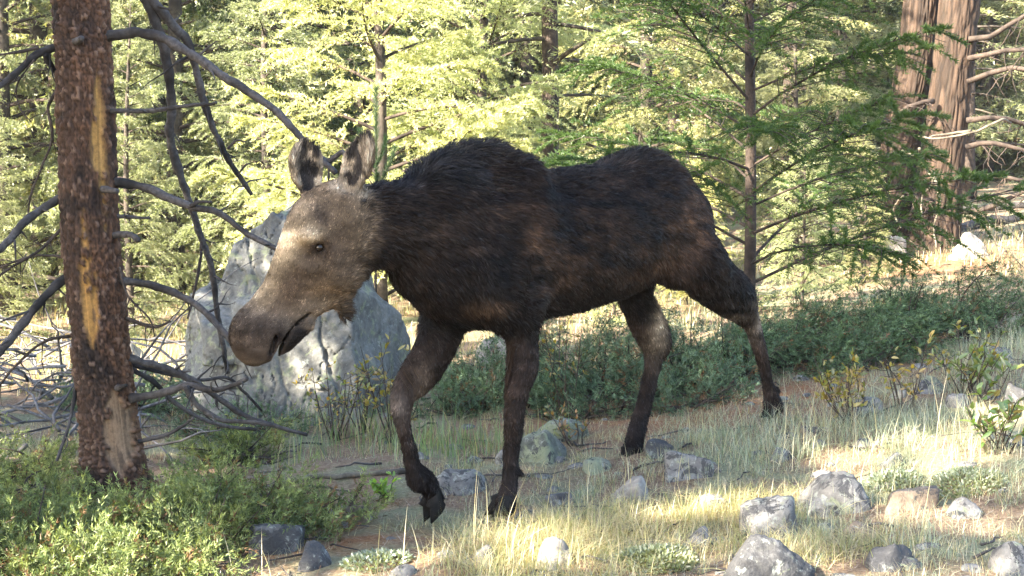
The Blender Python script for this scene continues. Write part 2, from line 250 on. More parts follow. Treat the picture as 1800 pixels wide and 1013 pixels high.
ROCKS={'big': (0.905, 4.62, 0.026, 0.404, 0.197), 'b2': (1.388, 5.52, 0.059, 0.348, 0.188), 'b3': (1.063, 5.3, 0.028, 0.253, 0.185), 'b4': (1.667, 5.4, 0.091, 0.249, 0.134), 'b5': (0.168, 7.06, -0.047, 0.355, 0.199), 'b6': (-0.282, 6.52, -0.076, 0.328, 0.145), 'b7': (0.862, 6.34, 0.005, 0.265, 0.141), 'b8': (0.543, 6.02, -0.028, 0.205, 0.139), 'b9': (0.24, 6.16, -0.046, 0.144, 0.095), 'b10': (0.164, 5.04, -0.037, 0.198, 0.133), 'b11': (0.516, 4.94, -0.007, 0.228, 0.169), 'b12': (0.767, 6.82, -0.002, 0.186, 0.111), 'b13': (-1.031, 5.52, -0.093, 0.282, 0.155), 'b14': (-0.815, 5.28, -0.084, 0.158, 0.117), 'b15': (-0.74, 6.14, -0.095, 0.173, 0.105), 'b16': (-0.807, 6.04, -0.096, 0.124, 0.129), 'b17': (0.278, 7.58, -0.011, 0.356, 0.155), 'b18': (1.61, 6.88, 0.111, 0.217, 0.088), 'b19': (1.79, 6.6, 0.128, 0.146, 0.073), 'b20': (1.796, 6.18, 0.112, 0.148, 0.084), 'b21': (2.408, 7.56, 0.249, 0.258, 0.123), 'b22': (2.45, 7.2, 0.238, 0.16, 0.086), 'b23': (3.029, 8.12, 0.336, 0.242, 0.125), 'b24': (1.762, 4.5, 0.113, 0.173, 0.144), 'b25': (4.908, 16.9, 0.471, 0.303, 0.332), 'b26': (5.7, 16.36, 0.53, 0.558, 0.335), 'b27': (1.343, 6.54, 0.063, 0.156, 0.084), 'b28': (-0.021, 7.06, -0.056, 0.151, 0.102), 'b29': (2.716, 7.02, 0.259, 0.165, 0.15), 'b30': (1.998, 7.3, 0.189, 0.187, 0.106), 'b31': (1.438, 6.04, 0.068, 0.103, 0.072), 'b32': (0.972, 6.42, 0.015, 0.137, 0.082), 'b33': (2.218, 7.52, 0.223, 0.128, 0.077), 'b34': (-0.969, 9.58, -0.071, 0.306, 0.409), 'b35': (1.4, 5.2, 0.066, 0.177, 0.08), 'b36': (-0.111, 5.1, -0.054, 0.185, 0.109), 'b37': (0.76, 5.22, 0.003, 0.178, 0.098), 'b38': (1.389, 4.66, 0.075, 0.209, 0.119), 'b39': (1.843, 5.28, 0.114, 0.158, 0.09), 'b40': (0.437, 6.74, -0.032, 0.172, 0.098), 'b41': (0.887, 5.76, 0.006, 0.172, 0.093)}
SPOT={'shrubA': (-0.68, 7.88, -0.076), 'shrubB': (1.852, 7.16, 0.163), 'shrubC': (2.159, 7.26, 0.202), 'shrubD': (2.544, 7.48, 0.262), 'shrubE': (-1.086, 8.12, -0.105), 'shrubF': (-1.287, 8.78, -0.116), 'shrubG': (-0.17, 7.86, -0.038), 'shrubH': (0.37, 7.46, -0.011), 'shrubI': (-0.913, 8.14, -0.091), 'broad': (2.289, 6.16, 0.176), 'broad2': (2.585, 7.32, 0.256), 'seedling': (-1.501, 14.3, -0.017), 'fir': (1.965, 10.96, 0.231), 'mid': (0.271, 11.48, 0.074), 'bigA': (5.313, 18.04, 0.528), 'bigB': (5.653, 17.66, 0.547), 'bright': (-0.672, 12.04, 0.007), 'sunlog': (7.335, 21.52, 0.855)}
def _tps(r2): return np.where(r2>1e-9, r2*np.log(np.maximum(r2,1e-9))*0.5, 0)
def _fit():
    A=np.array(ANCH,float);n=len(A);X=A[:,:2];r2=((X[:,None]-X[None])**2).sum(-1)
    K=_tps(r2)+np.eye(n)*1.2;P=np.c_[np.ones(n),X]
    M=np.block([[K,P],[P.T,np.zeros((3,3))]]);w=np.linalg.solve(M,np.r_[A[:,2],0,0,0]);return X,w
def ground_z(x,y):
    """smooth height of the ground at x, y (metres)"""
    x=np.asarray(x,float);y=np.asarray(y,float)
    xc=np.clip(x,-22,22);yc=np.clip(y,-2,42)
    X,w=GFIT;r2=(xc[...,None]-X[:,0])**2+(yc[...,None]-X[:,1])**2
    z=_tps(r2)@w[:-3]+w[-3]+w[-2]*xc+w[-1]*yc
    return z+np.maximum(y-38,0)*0.16+np.maximum(np.abs(x)-20,0)*.05
# ------------------------------------------------------------------ ground
GFIT = _fit()
def gz(x, y):
    """height of the ground surface including its small humps"""
    x = np.asarray(x, float); y = np.asarray(y, float)
    P = np.stack([x, y, 0 * x], -1)
    near = np.clip(1.4 - np.hypot(x - .5, y - 6) / 16, .25, 1)
    return ground_z(x, y) + near * (.045 * vnoise(P, 1.3, 3) + .022 * vnoise(P, 3.7, 4) + .009 * vnoise(P, 9.1, 5)) - .015
def spaced(lo, hi, c, n, k):
    s = np.linspace(np.arcsinh((lo - c) / k), np.arcsinh((hi - c) / k), n); return c + k * np.sinh(s)
gx = spaced(-110, 110, .3, 260, 2.2); gy = spaced(-25, 110, 6.5, 270, 2.4)
GX, GY = np.meshgrid(gx, gy, indexing='ij'); GZ = gz(GX, GY)
nx, ny = GX.shape; idx = np.arange(nx * ny).reshape(nx, ny)
F = np.stack([idx[:-1, :-1], idx[1:, :-1], idx[1:, 1:], idx[:-1, 1:]], -1).reshape(-1, 4)
m = NT('forest_floor'); p = m.geo()
n1 = m.noise(2.2, 5, p); n2 = m.noise(55, 6, p, .7); n3 = m.noise(.8, 4, p)
c = m.ramp(n2, [(.25, (.055, .038, .027)), (.5, (.16, .112, .077)), (.75, (.31, .245, .175))])
c = m.mix(m.ramp(n1, [(.48, (0, 0, 0)), (.6, (1, 1, 1))]), c, m.ramp(n2, [(.3, (.09, .10, .06)), (.7, (.25, .25, .16))]))
c = m.mix(m.ramp(n3, [(.55, (0, 0, 0)), (.7, (.7, .7, .7))]), c, m.ramp(n2, [(.3, (.16, .13, .09)), (.7, (.34, .29, .2))]))
c = m.mix(m.math('MULTIPLY', m.attr(), m.ramp(m.noise(6, 4, p), [(.35, (.35, .35, .35)), (.6, (1, 1, 1))])), c, m.ramp(n2, [(.25, (.07, .03, .014)), (.5, (.20, .095, .045)), (.75, (.34, .18, .09))]))
M['ground'] = m.pbr(c, .95, m.bump(n2, .8, .02), .1)
duff = np.zeros_like(GX)       # reddish needle mat under the big fir and the junipers
for (x0, y0, rx, ry) in ((5.3, 16.6, 1.6, 2.2), (4.6, 15.2, 1.0, 1.0), (.9, 8.0, 1.1, .8), (1.7, 8.0, 1.2, .55), (-.75, 5.75, .5, .35), (-1.9, 6.6, .8, .6)): duff = np.maximum(duff, np.exp(-((GX - x0) / rx) ** 2 - ((GY - y0) / ry) ** 2))
add('ground', np.stack([GX, GY, GZ], -1).reshape(-1, 3), F, M['ground'], kind='structure', col=np.repeat(duff.reshape(-1, 1), 3, 1))

# ------------------------------------------------------------------ conifers
def conifer(seed, H, R, base, nb, nleaf, ll, lw, asc=.15, droop=.35, trunk_r=.1, spread=.75, brr=1., vary=.5, fuzz=.42, c0=(.05, .085, .02), c1=(.085, .12, .03),
            inner=.2, power=.8, hang=-.15, twig_wood=0, sides=5, lean=0., azr=None):
    """one conifer at the origin -> (trunk V,F), (wood V,F), (leaf V,F,col)"""
    g = np.random.default_rng(seed)
    tz = np.linspace(0, H, 14); wob = .015 * H * np.stack([np.sin(tz / H * 5 + seed), np.cos(tz / H * 4 + seed)], -1) * (tz / H)[:, None]
    TP = np.stack([wob[:, 0] + lean * tz, wob[:, 1], tz], -1); TR = trunk_r * (1 - tz / H) ** .8 + .012; TR[0] *= 1.35
    trunk = tube(TP, TR, 12)
    u = (np.arange(nb) + g.random(nb) * .8) / nb
    zb = base + (H * .99 - base) * u ** .95
    L = R * np.clip(1 - (zb - base) / (H - base), 0, 1) ** power * g.uniform(.6, 1.12, nb) + .08 * R
    az = np.arange(nb) * 2.39996 + g.normal(0, .35, nb)
    if azr is not None: az = g.uniform(*azr, nb)
    ascb = asc + .35 * u + g.normal(0, .1, nb); drp = droop * (1 - .7 * u) * g.uniform(.6, 1.4, nb)
    A = np.stack([np.cos(az), np.sin(az), 0 * az], -1); S = np.stack([-np.sin(az), np.cos(az), 0 * az], -1)
    B0 = np.stack([np.interp(zb, tz, TP[:, 0]), np.interp(zb, tz, TP[:, 1]), zb], -1)
    bend = g.normal(0, .12, nb)
    def axis(b, t):
        l = L[b][:, None]; tt = t[:, None]
        return B0[b] + A[b] * l * tt + S[b] * l * bend[b][:, None] * tt ** 2 + np.array([0, 0, 1.]) * l * (np.tan(ascb[b])[:, None] * tt - drp[b][:, None] * tt ** 2)
    # branch wood
    wl_ = []
    ts = np.linspace(0, 1, 6)
    for b in range(nb):
        P = axis(np.full(6, b), ts); r = brr * (.010 + .011 * L[b]) * (1 - ts * .85) * (trunk_r / .1) ** .3
        wl_.append(tube(P, r, sides, cap=False))
    # leaves on twigs
    w = L ** 1.9; b = g.choice(nb, nleaf, p=w / w.sum())
    ntw = 14; tq = np.floor(g.random(nleaf) ** .75 * ntw); sg = np.where(g.random(nleaf) < .5, -1., 1.)
    key = (b * 40 + tq * 2 + (sg > 0)).astype(np.int64)
    hh = lambda k: _hash(key, key * 0 + k, key * 0, seed)
    t = np.clip(inner + (1 - inner) * (tq + hh(1)) / ntw, 0, 1)
    ax = nrm(axis(b, np.minimum(t + .03, 1.03)) - axis(b, t - .03))
    tl = (spread * L[b] * (1 - t) * .75 + .10 * R ** .5 + .05) * (.5 + .8 * hh(2))
    td = nrm(ax * (.65 + .3 * hh(3))[:, None] + S[b] * (sg * (.55 + .5 * hh(4)))[:, None] + np.array([0, 0, 1.]) * (hang + vary * (hh(5) - .5))[:, None])
    s = g.random(nleaf) ** .8
    onaxis = g.random(nleaf) < .12
    s = np.where(onaxis, 0, s)
    P = axis(b, t) + td * (tl * s)[:, None] - np.array([0, 0, 1.]) * (tl * .25 * s ** 2)[:, None]
    P += g.normal(0, ll * .12, (nleaf, 3))
    d = nrm(td + g.normal(0, fuzz, (nleaf, 3)) + np.array([0, 0, .12]))
    wv = nrm(np.cross(d, g.normal(0, 1, (nleaf, 3)))) * (lw * g.uniform(.7, 1.3, nleaf))[:, None]
    l_ = (ll * g.uniform(.6, 1.25, nleaf))[:, None]
    V = np.stack([P - wv, P + wv, P + d * l_], 1).reshape(-1, 3)
    k = np.arange(nleaf) * 3; LF = np.stack([k, k + 1, k + 2], -1)
    mixv = np.clip(.5 + g.normal(0, .28, nleaf) + .5 * (hh(6) - .5), 0, 1)[:, None]
    c = np.array(c0) * (1 - mixv) + np.array(c1) * mixv
    dead = (t < inner + .12) & (g.random(nleaf) < .25); c[dead] = (.11, .075, .04)
    C = np.repeat(c, 3, 0)
    if twig_wood:
        for bb in range(nb):
            for q in range(twig_wood):
                tt = np.array([inner + (1 - inner) * (q + .5) / twig_wood * .95]); bi = np.array([bb]); sgn = 1 if q % 2 else -1
                a0 = axis(bi, tt)[0]; a1 = nrm(axis(bi, tt + .03) - axis(bi, tt - .03))[0]
                l = (spread * L[bb] * (1 - tt[0]) * .75 + .10 * R ** .5 + .05) * .9
                dd = nrm(a1 * .8 + S[bb] * sgn * .8 + np.array([0, 0, hang]))
                wl_.append(tube(np.array([a0, a0 + dd * l * .5, a0 + dd * l - np.array([0, 0, .2 * l])]), np.array([.0045, .0035, .002]), 3, cap=False))
    Vw, Fw = tubes(wl_)
    return trunk, (Vw, Fw), (V, LF, C)
def plant_tree(name, label, cat, loc, spec, leafmat, barkmat, woodmat, rotz=0, group=None):
    (tv, tq, tt), (wv, wf), (lv, lf, lc) = conifer(**spec)
    root = thing(name, label, cat, loc, group)
    o = np.array(loc)
    add('trunk', tv + o, [tq, tt], barkmat, root)
    add('branches', wv + o, wf, woodmat, root)
    add('crown', lv + o, lf, leafmat, root, col=lc, smooth=False, kind='stuff')
    root.rotation_euler.z = rotz
    return root
def on_ground(x, y, dz=-.04): return (x, y, float(gz(x, y)) + dz)

YG0, YG1 = (.15, .165, .085), (.36, .36, .20)      # yellow green, paled so the leaf colour itself carries sunlight
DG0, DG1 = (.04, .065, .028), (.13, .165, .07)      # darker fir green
PROTO = {}
SHADE = [('shade', -6.15, 3.85, 1.1, .95), ('airy', -4.1, .35, 2.2, 1.0), ('airy', -3.4, -.9, 3.1, 1.0), ('shade', -6.6, 5.9, .4, .56), ('shade', -7.2, 6.7, 4.4, .56), ('airy', -6.9, 4.7, 5.2, .95), ('shade', -6.95, 2.2, 2.9, 1.05), ('airy', -7.9, 3.4, 1.9, 1.0), ('airy', -9.0, 1.9, .2, 1.0), ('airy', -9.3, .9, 3.7, 1.0)]
PROTO['tall'] = plant_tree('fir_tree', 'tall fir with green foliage rising behind the dead pine at the picture edge', 'tree', on_ground(-7.2, 20.5),
    dict(seed=11, H=14, R=2.9, base=.6, nb=110, fuzz=.75, vary=1.0, nleaf=120000, ll=.085, lw=.0135, asc=.05, droop=.45, trunk_r=.16, c0=(.07, .09, .045), c1=(.25, .265, .14)), M['forest_leaf'], M['conifer_bark'], M['dark_twig'])
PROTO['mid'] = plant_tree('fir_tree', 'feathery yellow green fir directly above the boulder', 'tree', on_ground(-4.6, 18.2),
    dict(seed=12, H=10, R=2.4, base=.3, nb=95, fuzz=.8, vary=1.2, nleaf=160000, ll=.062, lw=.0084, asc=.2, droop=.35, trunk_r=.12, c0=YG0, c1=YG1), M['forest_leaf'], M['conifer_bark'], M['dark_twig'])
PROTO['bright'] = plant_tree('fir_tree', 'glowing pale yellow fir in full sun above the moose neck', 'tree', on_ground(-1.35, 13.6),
    dict(seed=13, H=6.5, R=1.75, base=.25, nb=76, fuzz=.8, vary=1.1, nleaf=160000, ll=.047, lw=.006, asc=.32, droop=.2, trunk_r=.06, c0=(.32, .33, .16), c1=(.60, .58, .33), spread=.85), M['forest_leaf'], M['conifer_bark'], M['dark_twig'])  # needle colour raised well above fir green to paint in the sunlight
PROTO['bare'] = plant_tree('pine_tree', 'pine with a dark bare trunk and dead branches above the moose back', 'tree', on_ground(.42, 15.5),
    dict(seed=14, H=11, R=2.0, base=.9, nb=64, nleaf=16000, ll=.09, lw=.012, asc=.0, droop=.25, trunk_r=.105, c0=YG0, c1=YG1, inner=.45, twig_wood=8), M['forest_leaf'], M['dark_twig'], M['conifer_bark'])
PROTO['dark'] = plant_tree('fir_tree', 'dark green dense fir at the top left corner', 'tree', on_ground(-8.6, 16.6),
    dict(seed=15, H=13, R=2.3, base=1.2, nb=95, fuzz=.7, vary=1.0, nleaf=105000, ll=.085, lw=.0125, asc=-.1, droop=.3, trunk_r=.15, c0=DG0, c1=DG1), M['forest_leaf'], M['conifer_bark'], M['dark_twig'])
def put(kind, x, y, label, rz=0., sc=1., name=None):
    c = copy_tree(PROTO[kind]); c.location = on_ground(x, y); c.rotation_euler = (0, 0, rz); c.scale = (sc, sc, sc * (1 + .1 * math.sin(rz * 3)))
    if 'group' in c: del c['group']
    c['label'] = label
    return c
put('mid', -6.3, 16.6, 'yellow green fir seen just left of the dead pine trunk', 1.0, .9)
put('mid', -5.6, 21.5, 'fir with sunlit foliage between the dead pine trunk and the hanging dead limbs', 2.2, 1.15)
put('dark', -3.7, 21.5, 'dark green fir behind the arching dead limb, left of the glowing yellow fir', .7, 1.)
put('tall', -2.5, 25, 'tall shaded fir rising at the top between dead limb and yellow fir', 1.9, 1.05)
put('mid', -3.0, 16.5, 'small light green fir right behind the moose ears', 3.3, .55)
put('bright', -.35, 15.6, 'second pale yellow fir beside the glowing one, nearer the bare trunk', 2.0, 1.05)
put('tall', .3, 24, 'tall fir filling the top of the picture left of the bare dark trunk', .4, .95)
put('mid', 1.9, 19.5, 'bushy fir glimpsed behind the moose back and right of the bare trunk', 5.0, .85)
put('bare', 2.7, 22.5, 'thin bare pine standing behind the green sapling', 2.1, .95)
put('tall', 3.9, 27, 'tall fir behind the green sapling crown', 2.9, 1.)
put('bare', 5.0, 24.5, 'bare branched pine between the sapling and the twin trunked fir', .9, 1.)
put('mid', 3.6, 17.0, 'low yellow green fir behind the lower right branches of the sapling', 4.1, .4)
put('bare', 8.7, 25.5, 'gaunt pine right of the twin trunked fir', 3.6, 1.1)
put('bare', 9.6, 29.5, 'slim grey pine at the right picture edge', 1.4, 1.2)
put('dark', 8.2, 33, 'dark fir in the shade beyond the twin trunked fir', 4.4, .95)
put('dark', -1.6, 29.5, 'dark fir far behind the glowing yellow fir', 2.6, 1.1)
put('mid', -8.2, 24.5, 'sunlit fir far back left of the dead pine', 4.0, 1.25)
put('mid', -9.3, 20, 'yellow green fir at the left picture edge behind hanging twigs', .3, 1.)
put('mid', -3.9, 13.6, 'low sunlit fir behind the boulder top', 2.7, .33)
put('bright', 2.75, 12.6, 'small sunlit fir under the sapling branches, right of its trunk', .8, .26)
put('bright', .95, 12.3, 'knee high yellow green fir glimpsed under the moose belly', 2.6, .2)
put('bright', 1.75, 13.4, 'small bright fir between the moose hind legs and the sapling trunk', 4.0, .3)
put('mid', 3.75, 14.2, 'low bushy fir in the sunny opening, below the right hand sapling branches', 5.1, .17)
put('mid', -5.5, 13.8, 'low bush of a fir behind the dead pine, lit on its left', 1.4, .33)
# unseen trees added left of the view, placed and shaped to shade the clearing
PROTO['shade'] = plant_tree('fir_tree', 'high crowned fir left of the picture whose shade falls on the moose', 'tree', on_ground(-5.6, 2.75),
    dict(seed=16, H=10.5, R=1.25, base=4.2, nb=70, nleaf=36000, ll=.13, lw=.025, asc=.12, droop=.2, trunk_r=.11, c0=DG0, c1=DG1, power=.6), M['forest_leaf'], M['conifer_bark'], M['dark_twig'])
PROTO['airy'] = plant_tree('pine_tree', 'thin crowned pine left of the picture scattering sun flecks on the grass', 'tree', on_ground(-7.3, -.6),
    dict(seed=17, H=9, R=1.6, base=3.0, nb=50, nleaf=9000, ll=.11, lw=.018, asc=.1, droop=.25, trunk_r=.1, c0=DG0, c1=DG1, power=.6), M['forest_leaf'], M['conifer_bark'], M['dark_twig'])
for i, (kind, x, y, rz, sc) in enumerate(SHADE):
    put(kind, x, y, ['high crowned fir left of the picture shading the moose rump', 'high crowned fir left of the picture shading the right bank', 'high crowned fir nearest the camera, left of the picture', 'high crowned fir left of the picture shading the boulder',
        'short high crowned fir left of the picture beside the dead pine', 'high crowned fir left of the picture shading the moose head', 'high crowned fir left of the picture shading the hind legs', 'high crowned fir left of the picture shading the juniper', 'high crowned fir left of the picture shading the stones', 'high crowned fir far out left of the picture'][i], rz, sc)
# far wood: one mass of the same conifers on the slope behind
far = []
g = np.random.default_rng(5)
for i in range(420):
    y = g.uniform(31, 85); x = g.uniform(-.5, .5) * (y * .95 + 14); far.append((x, y, float(gz(x, y)) - .1))
fm = bpy.data.meshes.new('forest'); fm.from_pydata([tuple(v) for v in far], [], [])
forest = bpy.data.objects.new('forest', fm); COL.objects.link(forest); tag(forest, 'sunlit conifer forest filling the slope far behind', 'forest', kind='stuff')
def join_src(root):
    Vs = []; 
    return root
src = bpy.data.collections.new('forest_sources')
for k in ('tall', 'mid', 'dark'):
    e = bpy.data.collections.new('forest_' + k); src.children.link(e)
    for ch in PROTO[k].children:
        c = bpy.data.objects.new('fir_' + ch.name.split('.')[0], ch.data); e.objects.link(c)
ng = bpy.data.node_groups.new('forest_scatter', 'GeometryNodeTree')
ng.interface.new_socket('Geometry', in_out='INPUT', socket_type='NodeSocketGeometry'); ng.interface.new_socket('Geometry', in_out='OUTPUT', socket_type='NodeSocketGeometry')
gi = ng.nodes.new('NodeGroupInput'); go = ng.nodes.new('NodeGroupOutput')
ci = ng.nodes.new('GeometryNodeCollectionInfo'); ci.inputs[0].default_value = src; ci.inputs[1].default_value = True; ci.inputs[2].default_value = False
iop = ng.nodes.new('GeometryNodeInstanceOnPoints'); iop.inputs['Pick Instance'].default_value = True
rv = ng.nodes.new('FunctionNodeRandomValue'); rv.data_type = 'FLOAT_VECTOR'; rv.inputs[0].default_value = (0, 0, 0); rv.inputs[1].default_value = (0, 0, 6.28)
rs = ng.nodes.new('FunctionNodeRandomValue'); rs.data_type = 'FLOAT'; rs.inputs[2].default_value = .8; rs.inputs[3].default_value = 1.35
L_ = ng.links.new
L_(gi.outputs[0], iop.inputs['Points']); L_(ci.outputs[0], iop.inputs['Instance']); L_(rv.outputs[0], iop.inputs['Rotation']); L_(rs.outputs[1], iop.inputs['Scale']); L_(iop.outputs[0], go.inputs[0])
md = forest.modifiers.new('scatter', 'NODES'); md.node_group = ng
print('trees', round(time.time() - T0, 1))
# ------------------------------------------------------------------ implicit surfaces -> mesh
class Field:
    def __init__(s, lo, hi, h):
        s.lo = np.array(lo, float); s.h = h
        s.n = np.ceil((np.array(hi) - s.lo) / h).astype(int) + 1
        s.ax = [s.lo[i] + h * np.arange(s.n[i]) for i in range(3)]
        s.D = np.full(s.n, 1., np.float32)
    def chain(s, st, up, m=4):
        """tapered elliptic body through stations (x, y, z, half height, half width); up: direction the height is measured in"""
        Q = catmull(st, m); E = np.full(s.n, 1., np.float32); up = np.asarray(up, float)
        for i in range(len(Q) - 1):
            a, b = Q[i], Q[i + 1]; R = max(a[3], a[4], b[3], b[4]) + .09
            lo = np.minimum(a[:3], b[:3]) - R; hi = np.maximum(a[:3], b[:3]) + R
            i0 = np.clip(np.floor((lo - s.lo) / s.h).astype(int), 0, s.n); i1 = np.clip(np.ceil((hi - s.lo) / s.h).astype(int) + 1, 0, s.n)
            if np.any(i1 <= i0): continue
            X = np.stack(np.meshgrid(*[s.ax[k][i0[k]:i1[k]] for k in range(3)], indexing='ij'), -1)
            d = b[:3] - a[:3]; L = np.linalg.norm(d); dn = d / max(L, 1e-6)
            U = up - dn * (up @ dn); U = U / max(np.linalg.norm(U), 1e-6); W = np.cross(dn, U)
            r = X - a[:3]; ts = r @ dn; t = np.clip(ts / max(L, 1e-6), 0, 1)
            hh = a[3] + (b[3] - a[3]) * t; ww = a[4] + (b[4] - a[4]) * t
            ex = ts - t * L; mn = np.minimum(hh, ww)
            q = np.sqrt((r @ U / hh) ** 2 + (r @ W / ww) ** 2 + (ex / mn) ** 2)
            v = (q - 1) * mn
            sl = tuple(slice(i0[k], i1[k]) for k in range(3))
            E[sl] = np.minimum(E[sl], v)
        return E
    def blob(s, c, r, axes=None):
        c = np.array(c); r = np.array(r, float); R = r.max() + .12; E = np.full(s.n, 1., np.float32)
        i0 = np.clip(np.floor((c - R - s.lo) / s.h).astype(int), 0, s.n); i1 = np.clip(np.ceil((c + R - s.lo) / s.h).astype(int) + 1, 0, s.n)
        X = np.stack(np.meshgrid(*[s.ax[k][i0[k]:i1[k]] for k in range(3)], indexing='ij'), -1) - c
        E[tuple(slice(i0[k], i1[k]) for k in range(3))] = (np.sqrt(((X / r) ** 2).sum(-1)) - 1) * r.min()
        return E
    def union(s, E, k=.05):
        h = np.clip(k - np.abs(s.D - E), 0, None) / k
        s.D = np.minimum(s.D, E) - h * h * k * .25
    def cut(s, E, k=.02):
        E = -E; h = np.clip(k - np.abs(s.D - E), 0, None) / k
        s.D = np.maximum(s.D, E) + h * h * k * .25
    def mesh(s):
        D = s.D; S = D < 0; n = s.n
        c8 = [S[i:n[0] - 1 + i, j:n[1] - 1 + j, k:n[2] - 1 + k] for i in (0, 1) for j in (0, 1) for k in (0, 1)]
        cnt = sum(c.astype(np.int8) for c in c8); act = (cnt > 0) & (cnt < 8)
        I = np.argwhere(act); vid = np.full(act.shape, -1, np.int64); vid[act] = np.arange(len(I))
        acc = np.zeros((len(I), 3)); num = np.zeros(len(I))
        cor = [np.array((i, j, k)) for i in (0, 1) for j in (0, 1) for k in (0, 1)]
        for a in range(8):
            for b in range(a + 1, 8):
                if np.abs(cor[a] - cor[b]).sum() != 1: continue
                A = I + cor[a]; B = I + cor[b]; da = D[A[:, 0], A[:, 1], A[:, 2]]; db = D[B[:, 0], B[:, 1], B[:, 2]]
                x = (da < 0) != (db < 0); t = np.where(x, da / np.where(da == db, 1, da - db), 0)
                acc += np.where(x[:, None], A + (B - A) * t[:, None], 0); num += x
        V = s.lo + s.h * acc / num[:, None]
        Fs = []
        for axis in range(3):
            sl0 = [slice(None)] * 3; sl1 = [slice(None)] * 3; sl0[axis] = slice(0, -1); sl1[axis] = slice(1, None)
            a = S[tuple(sl0)]; b = S[tuple(sl1)]; E = np.argwhere(a != b)
            o1, o2 = [k for k in range(3) if k != axis]
            ok = (E[:, o1] > 0) & (E[:, o2] > 0) & (E[:, o1] < n[o1] - 1) & (E[:, o2] < n[o2] - 1); E = E[ok]
            def vat(d1, d2):
                P = E.copy(); P[:, o1] -= d1; P[:, o2] -= d2; return vid[P[:, 0], P[:, 1], P[:, 2]]
            q = np.stack([vat(0, 0), vat(1, 0), vat(1, 1), vat(0, 1)], -1)
            flip = a[E[:, 0], E[:, 1], E[:, 2]] ^ (axis == 1)
            q = np.where(flip[:, None], q[:, ::-1], q); q = q[(q >= 0).all(1)]
            Fs.append(q[:, ::-1])
        return V, np.concatenate(Fs)
    def normals(s, V):
        G = np.gradient(s.D, s.h); J = np.clip(np.round((V - s.lo) / s.h).astype(int), 0, s.n - 1)
        return nrm(np.stack([g[J[:, 0], J[:, 1], J[:, 2]] for g in G], -1))
# ------------------------------------------------------------------ the moose
MO = np.array([-.11, 6.085, 0.]); MB = np.array([.70711, .70711, 0]); ML = np.array([.70711, -.70711, 0])   # origin, backward, left
def mw(P): P = np.asarray(P); return MO + P[..., 0:1] * MB + P[..., 1:2] * ML + P[..., 2:3] * np.array([0, 0, 1.])
f = Field((-1.30, -.52, -.12), (2.2, .48, 1.76), .0094)
UPZ = (0, 0, 1)
def tb(u, top, bot, w, v=0): return (u, v, (top + bot) / 2, (top - bot) / 2, w)
torso = [tb(-.42, 1.18, .93, .10, -.02), tb(-.32, 1.36, .84, .17), tb(-.16, 1.49, .80, .205), tb(0, 1.545, .79, .235), tb(.15, 1.535, .785, .26), tb(.35, 1.495, .81, .285), tb(.56, 1.515, .82, .30),
         tb(.80, 1.54, .855, .285), tb(1.0, 1.555, .915, .26), tb(1.18, 1.545, .98, .23), tb(1.34, 1.475, 1.05, .19), tb(1.44, 1.40, 1.10, .145), tb(1.51, 1.30, 1.16, .085)]
f.D = f.chain(torso, UPZ)
f.union(f.chain([(-.30, 0, 1.40, .13, .10), (-.12, 0, 1.49, .10, .085), (.02, 0, 1.535, .08, .075), (.14, 0, 1.495, .07, .07), (.25, 0, 1.43, .06, .07)], UPZ), .10)     # the hump
f.union(f.chain([(.92, 0, 1.47, .08, .13), (1.08, 0, 1.535, .065, .11), (1.24, 0, 1.475, .07, .10)], UPZ), .10)
f.union(f.chain([(a, b, c_ - .008, d - .028, e * .88) for a, b, c_, d, e in NECK], UPZ), .07)
for sd in (1, -1):
    f.union(f.chain([(.10, .14 * sd, 1.46, .10, .09), (.03, .20 * sd, 1.22, .18, .09), (-.10, .20 * sd, 1.02, .15, .085), (.03, .165 * sd, .88, .13, .085)], (1, 0, 0)), .07)   # shoulder and upper arm
    f.union(f.chain([(1.08, .12 * sd, 1.36, .16, .09), (1.20, .16 * sd, 1.18, .21, .085), (1.26, .17 * sd, 1.02, .19, .09)], (1, 0, 0)), .08)   # haunch
def leg(k, fore): return [(u, v, z, w * fore, w * .86) for u, v, z, w in LEGS[k]]
NF = [(.05, .165, .93, .125, .09)] + leg('NF', 1.06)
FF = [(-.10, -.16, .93, .13, .09)] + leg('FF', 1.06)
FF = FF[:-2] + [(u, v, z + .03, a, b) for u, v, z, a, b in FF[-2:]]
NH = [(1.25, .17, 1.10, .18, .09)] + leg('NH', 1.0)
FH = [(1.25, -.16, 1.05, .17, .10)] + leg('FH', 1.0)
for lg in (NF, FF, NH, FH): f.union(f.chain(lg, (1, 0, 0), 4), .045)
# hooves stand at the end of each leg (dew claws behind the pastern)
for (u, v, z) in ((.045, .15, .125), (-.262, -.13, .125), (2.085, .17, .285), (1.262, -.12, .135)):
    for s_ in (-1, 1): f.union(f.chain([(u - .02, v + s_ * .02, z + .012, .012, .012), (u + .004, v + s_ * .02, z - .008, .010, .010)], (1, 0, 0), 2), .012)
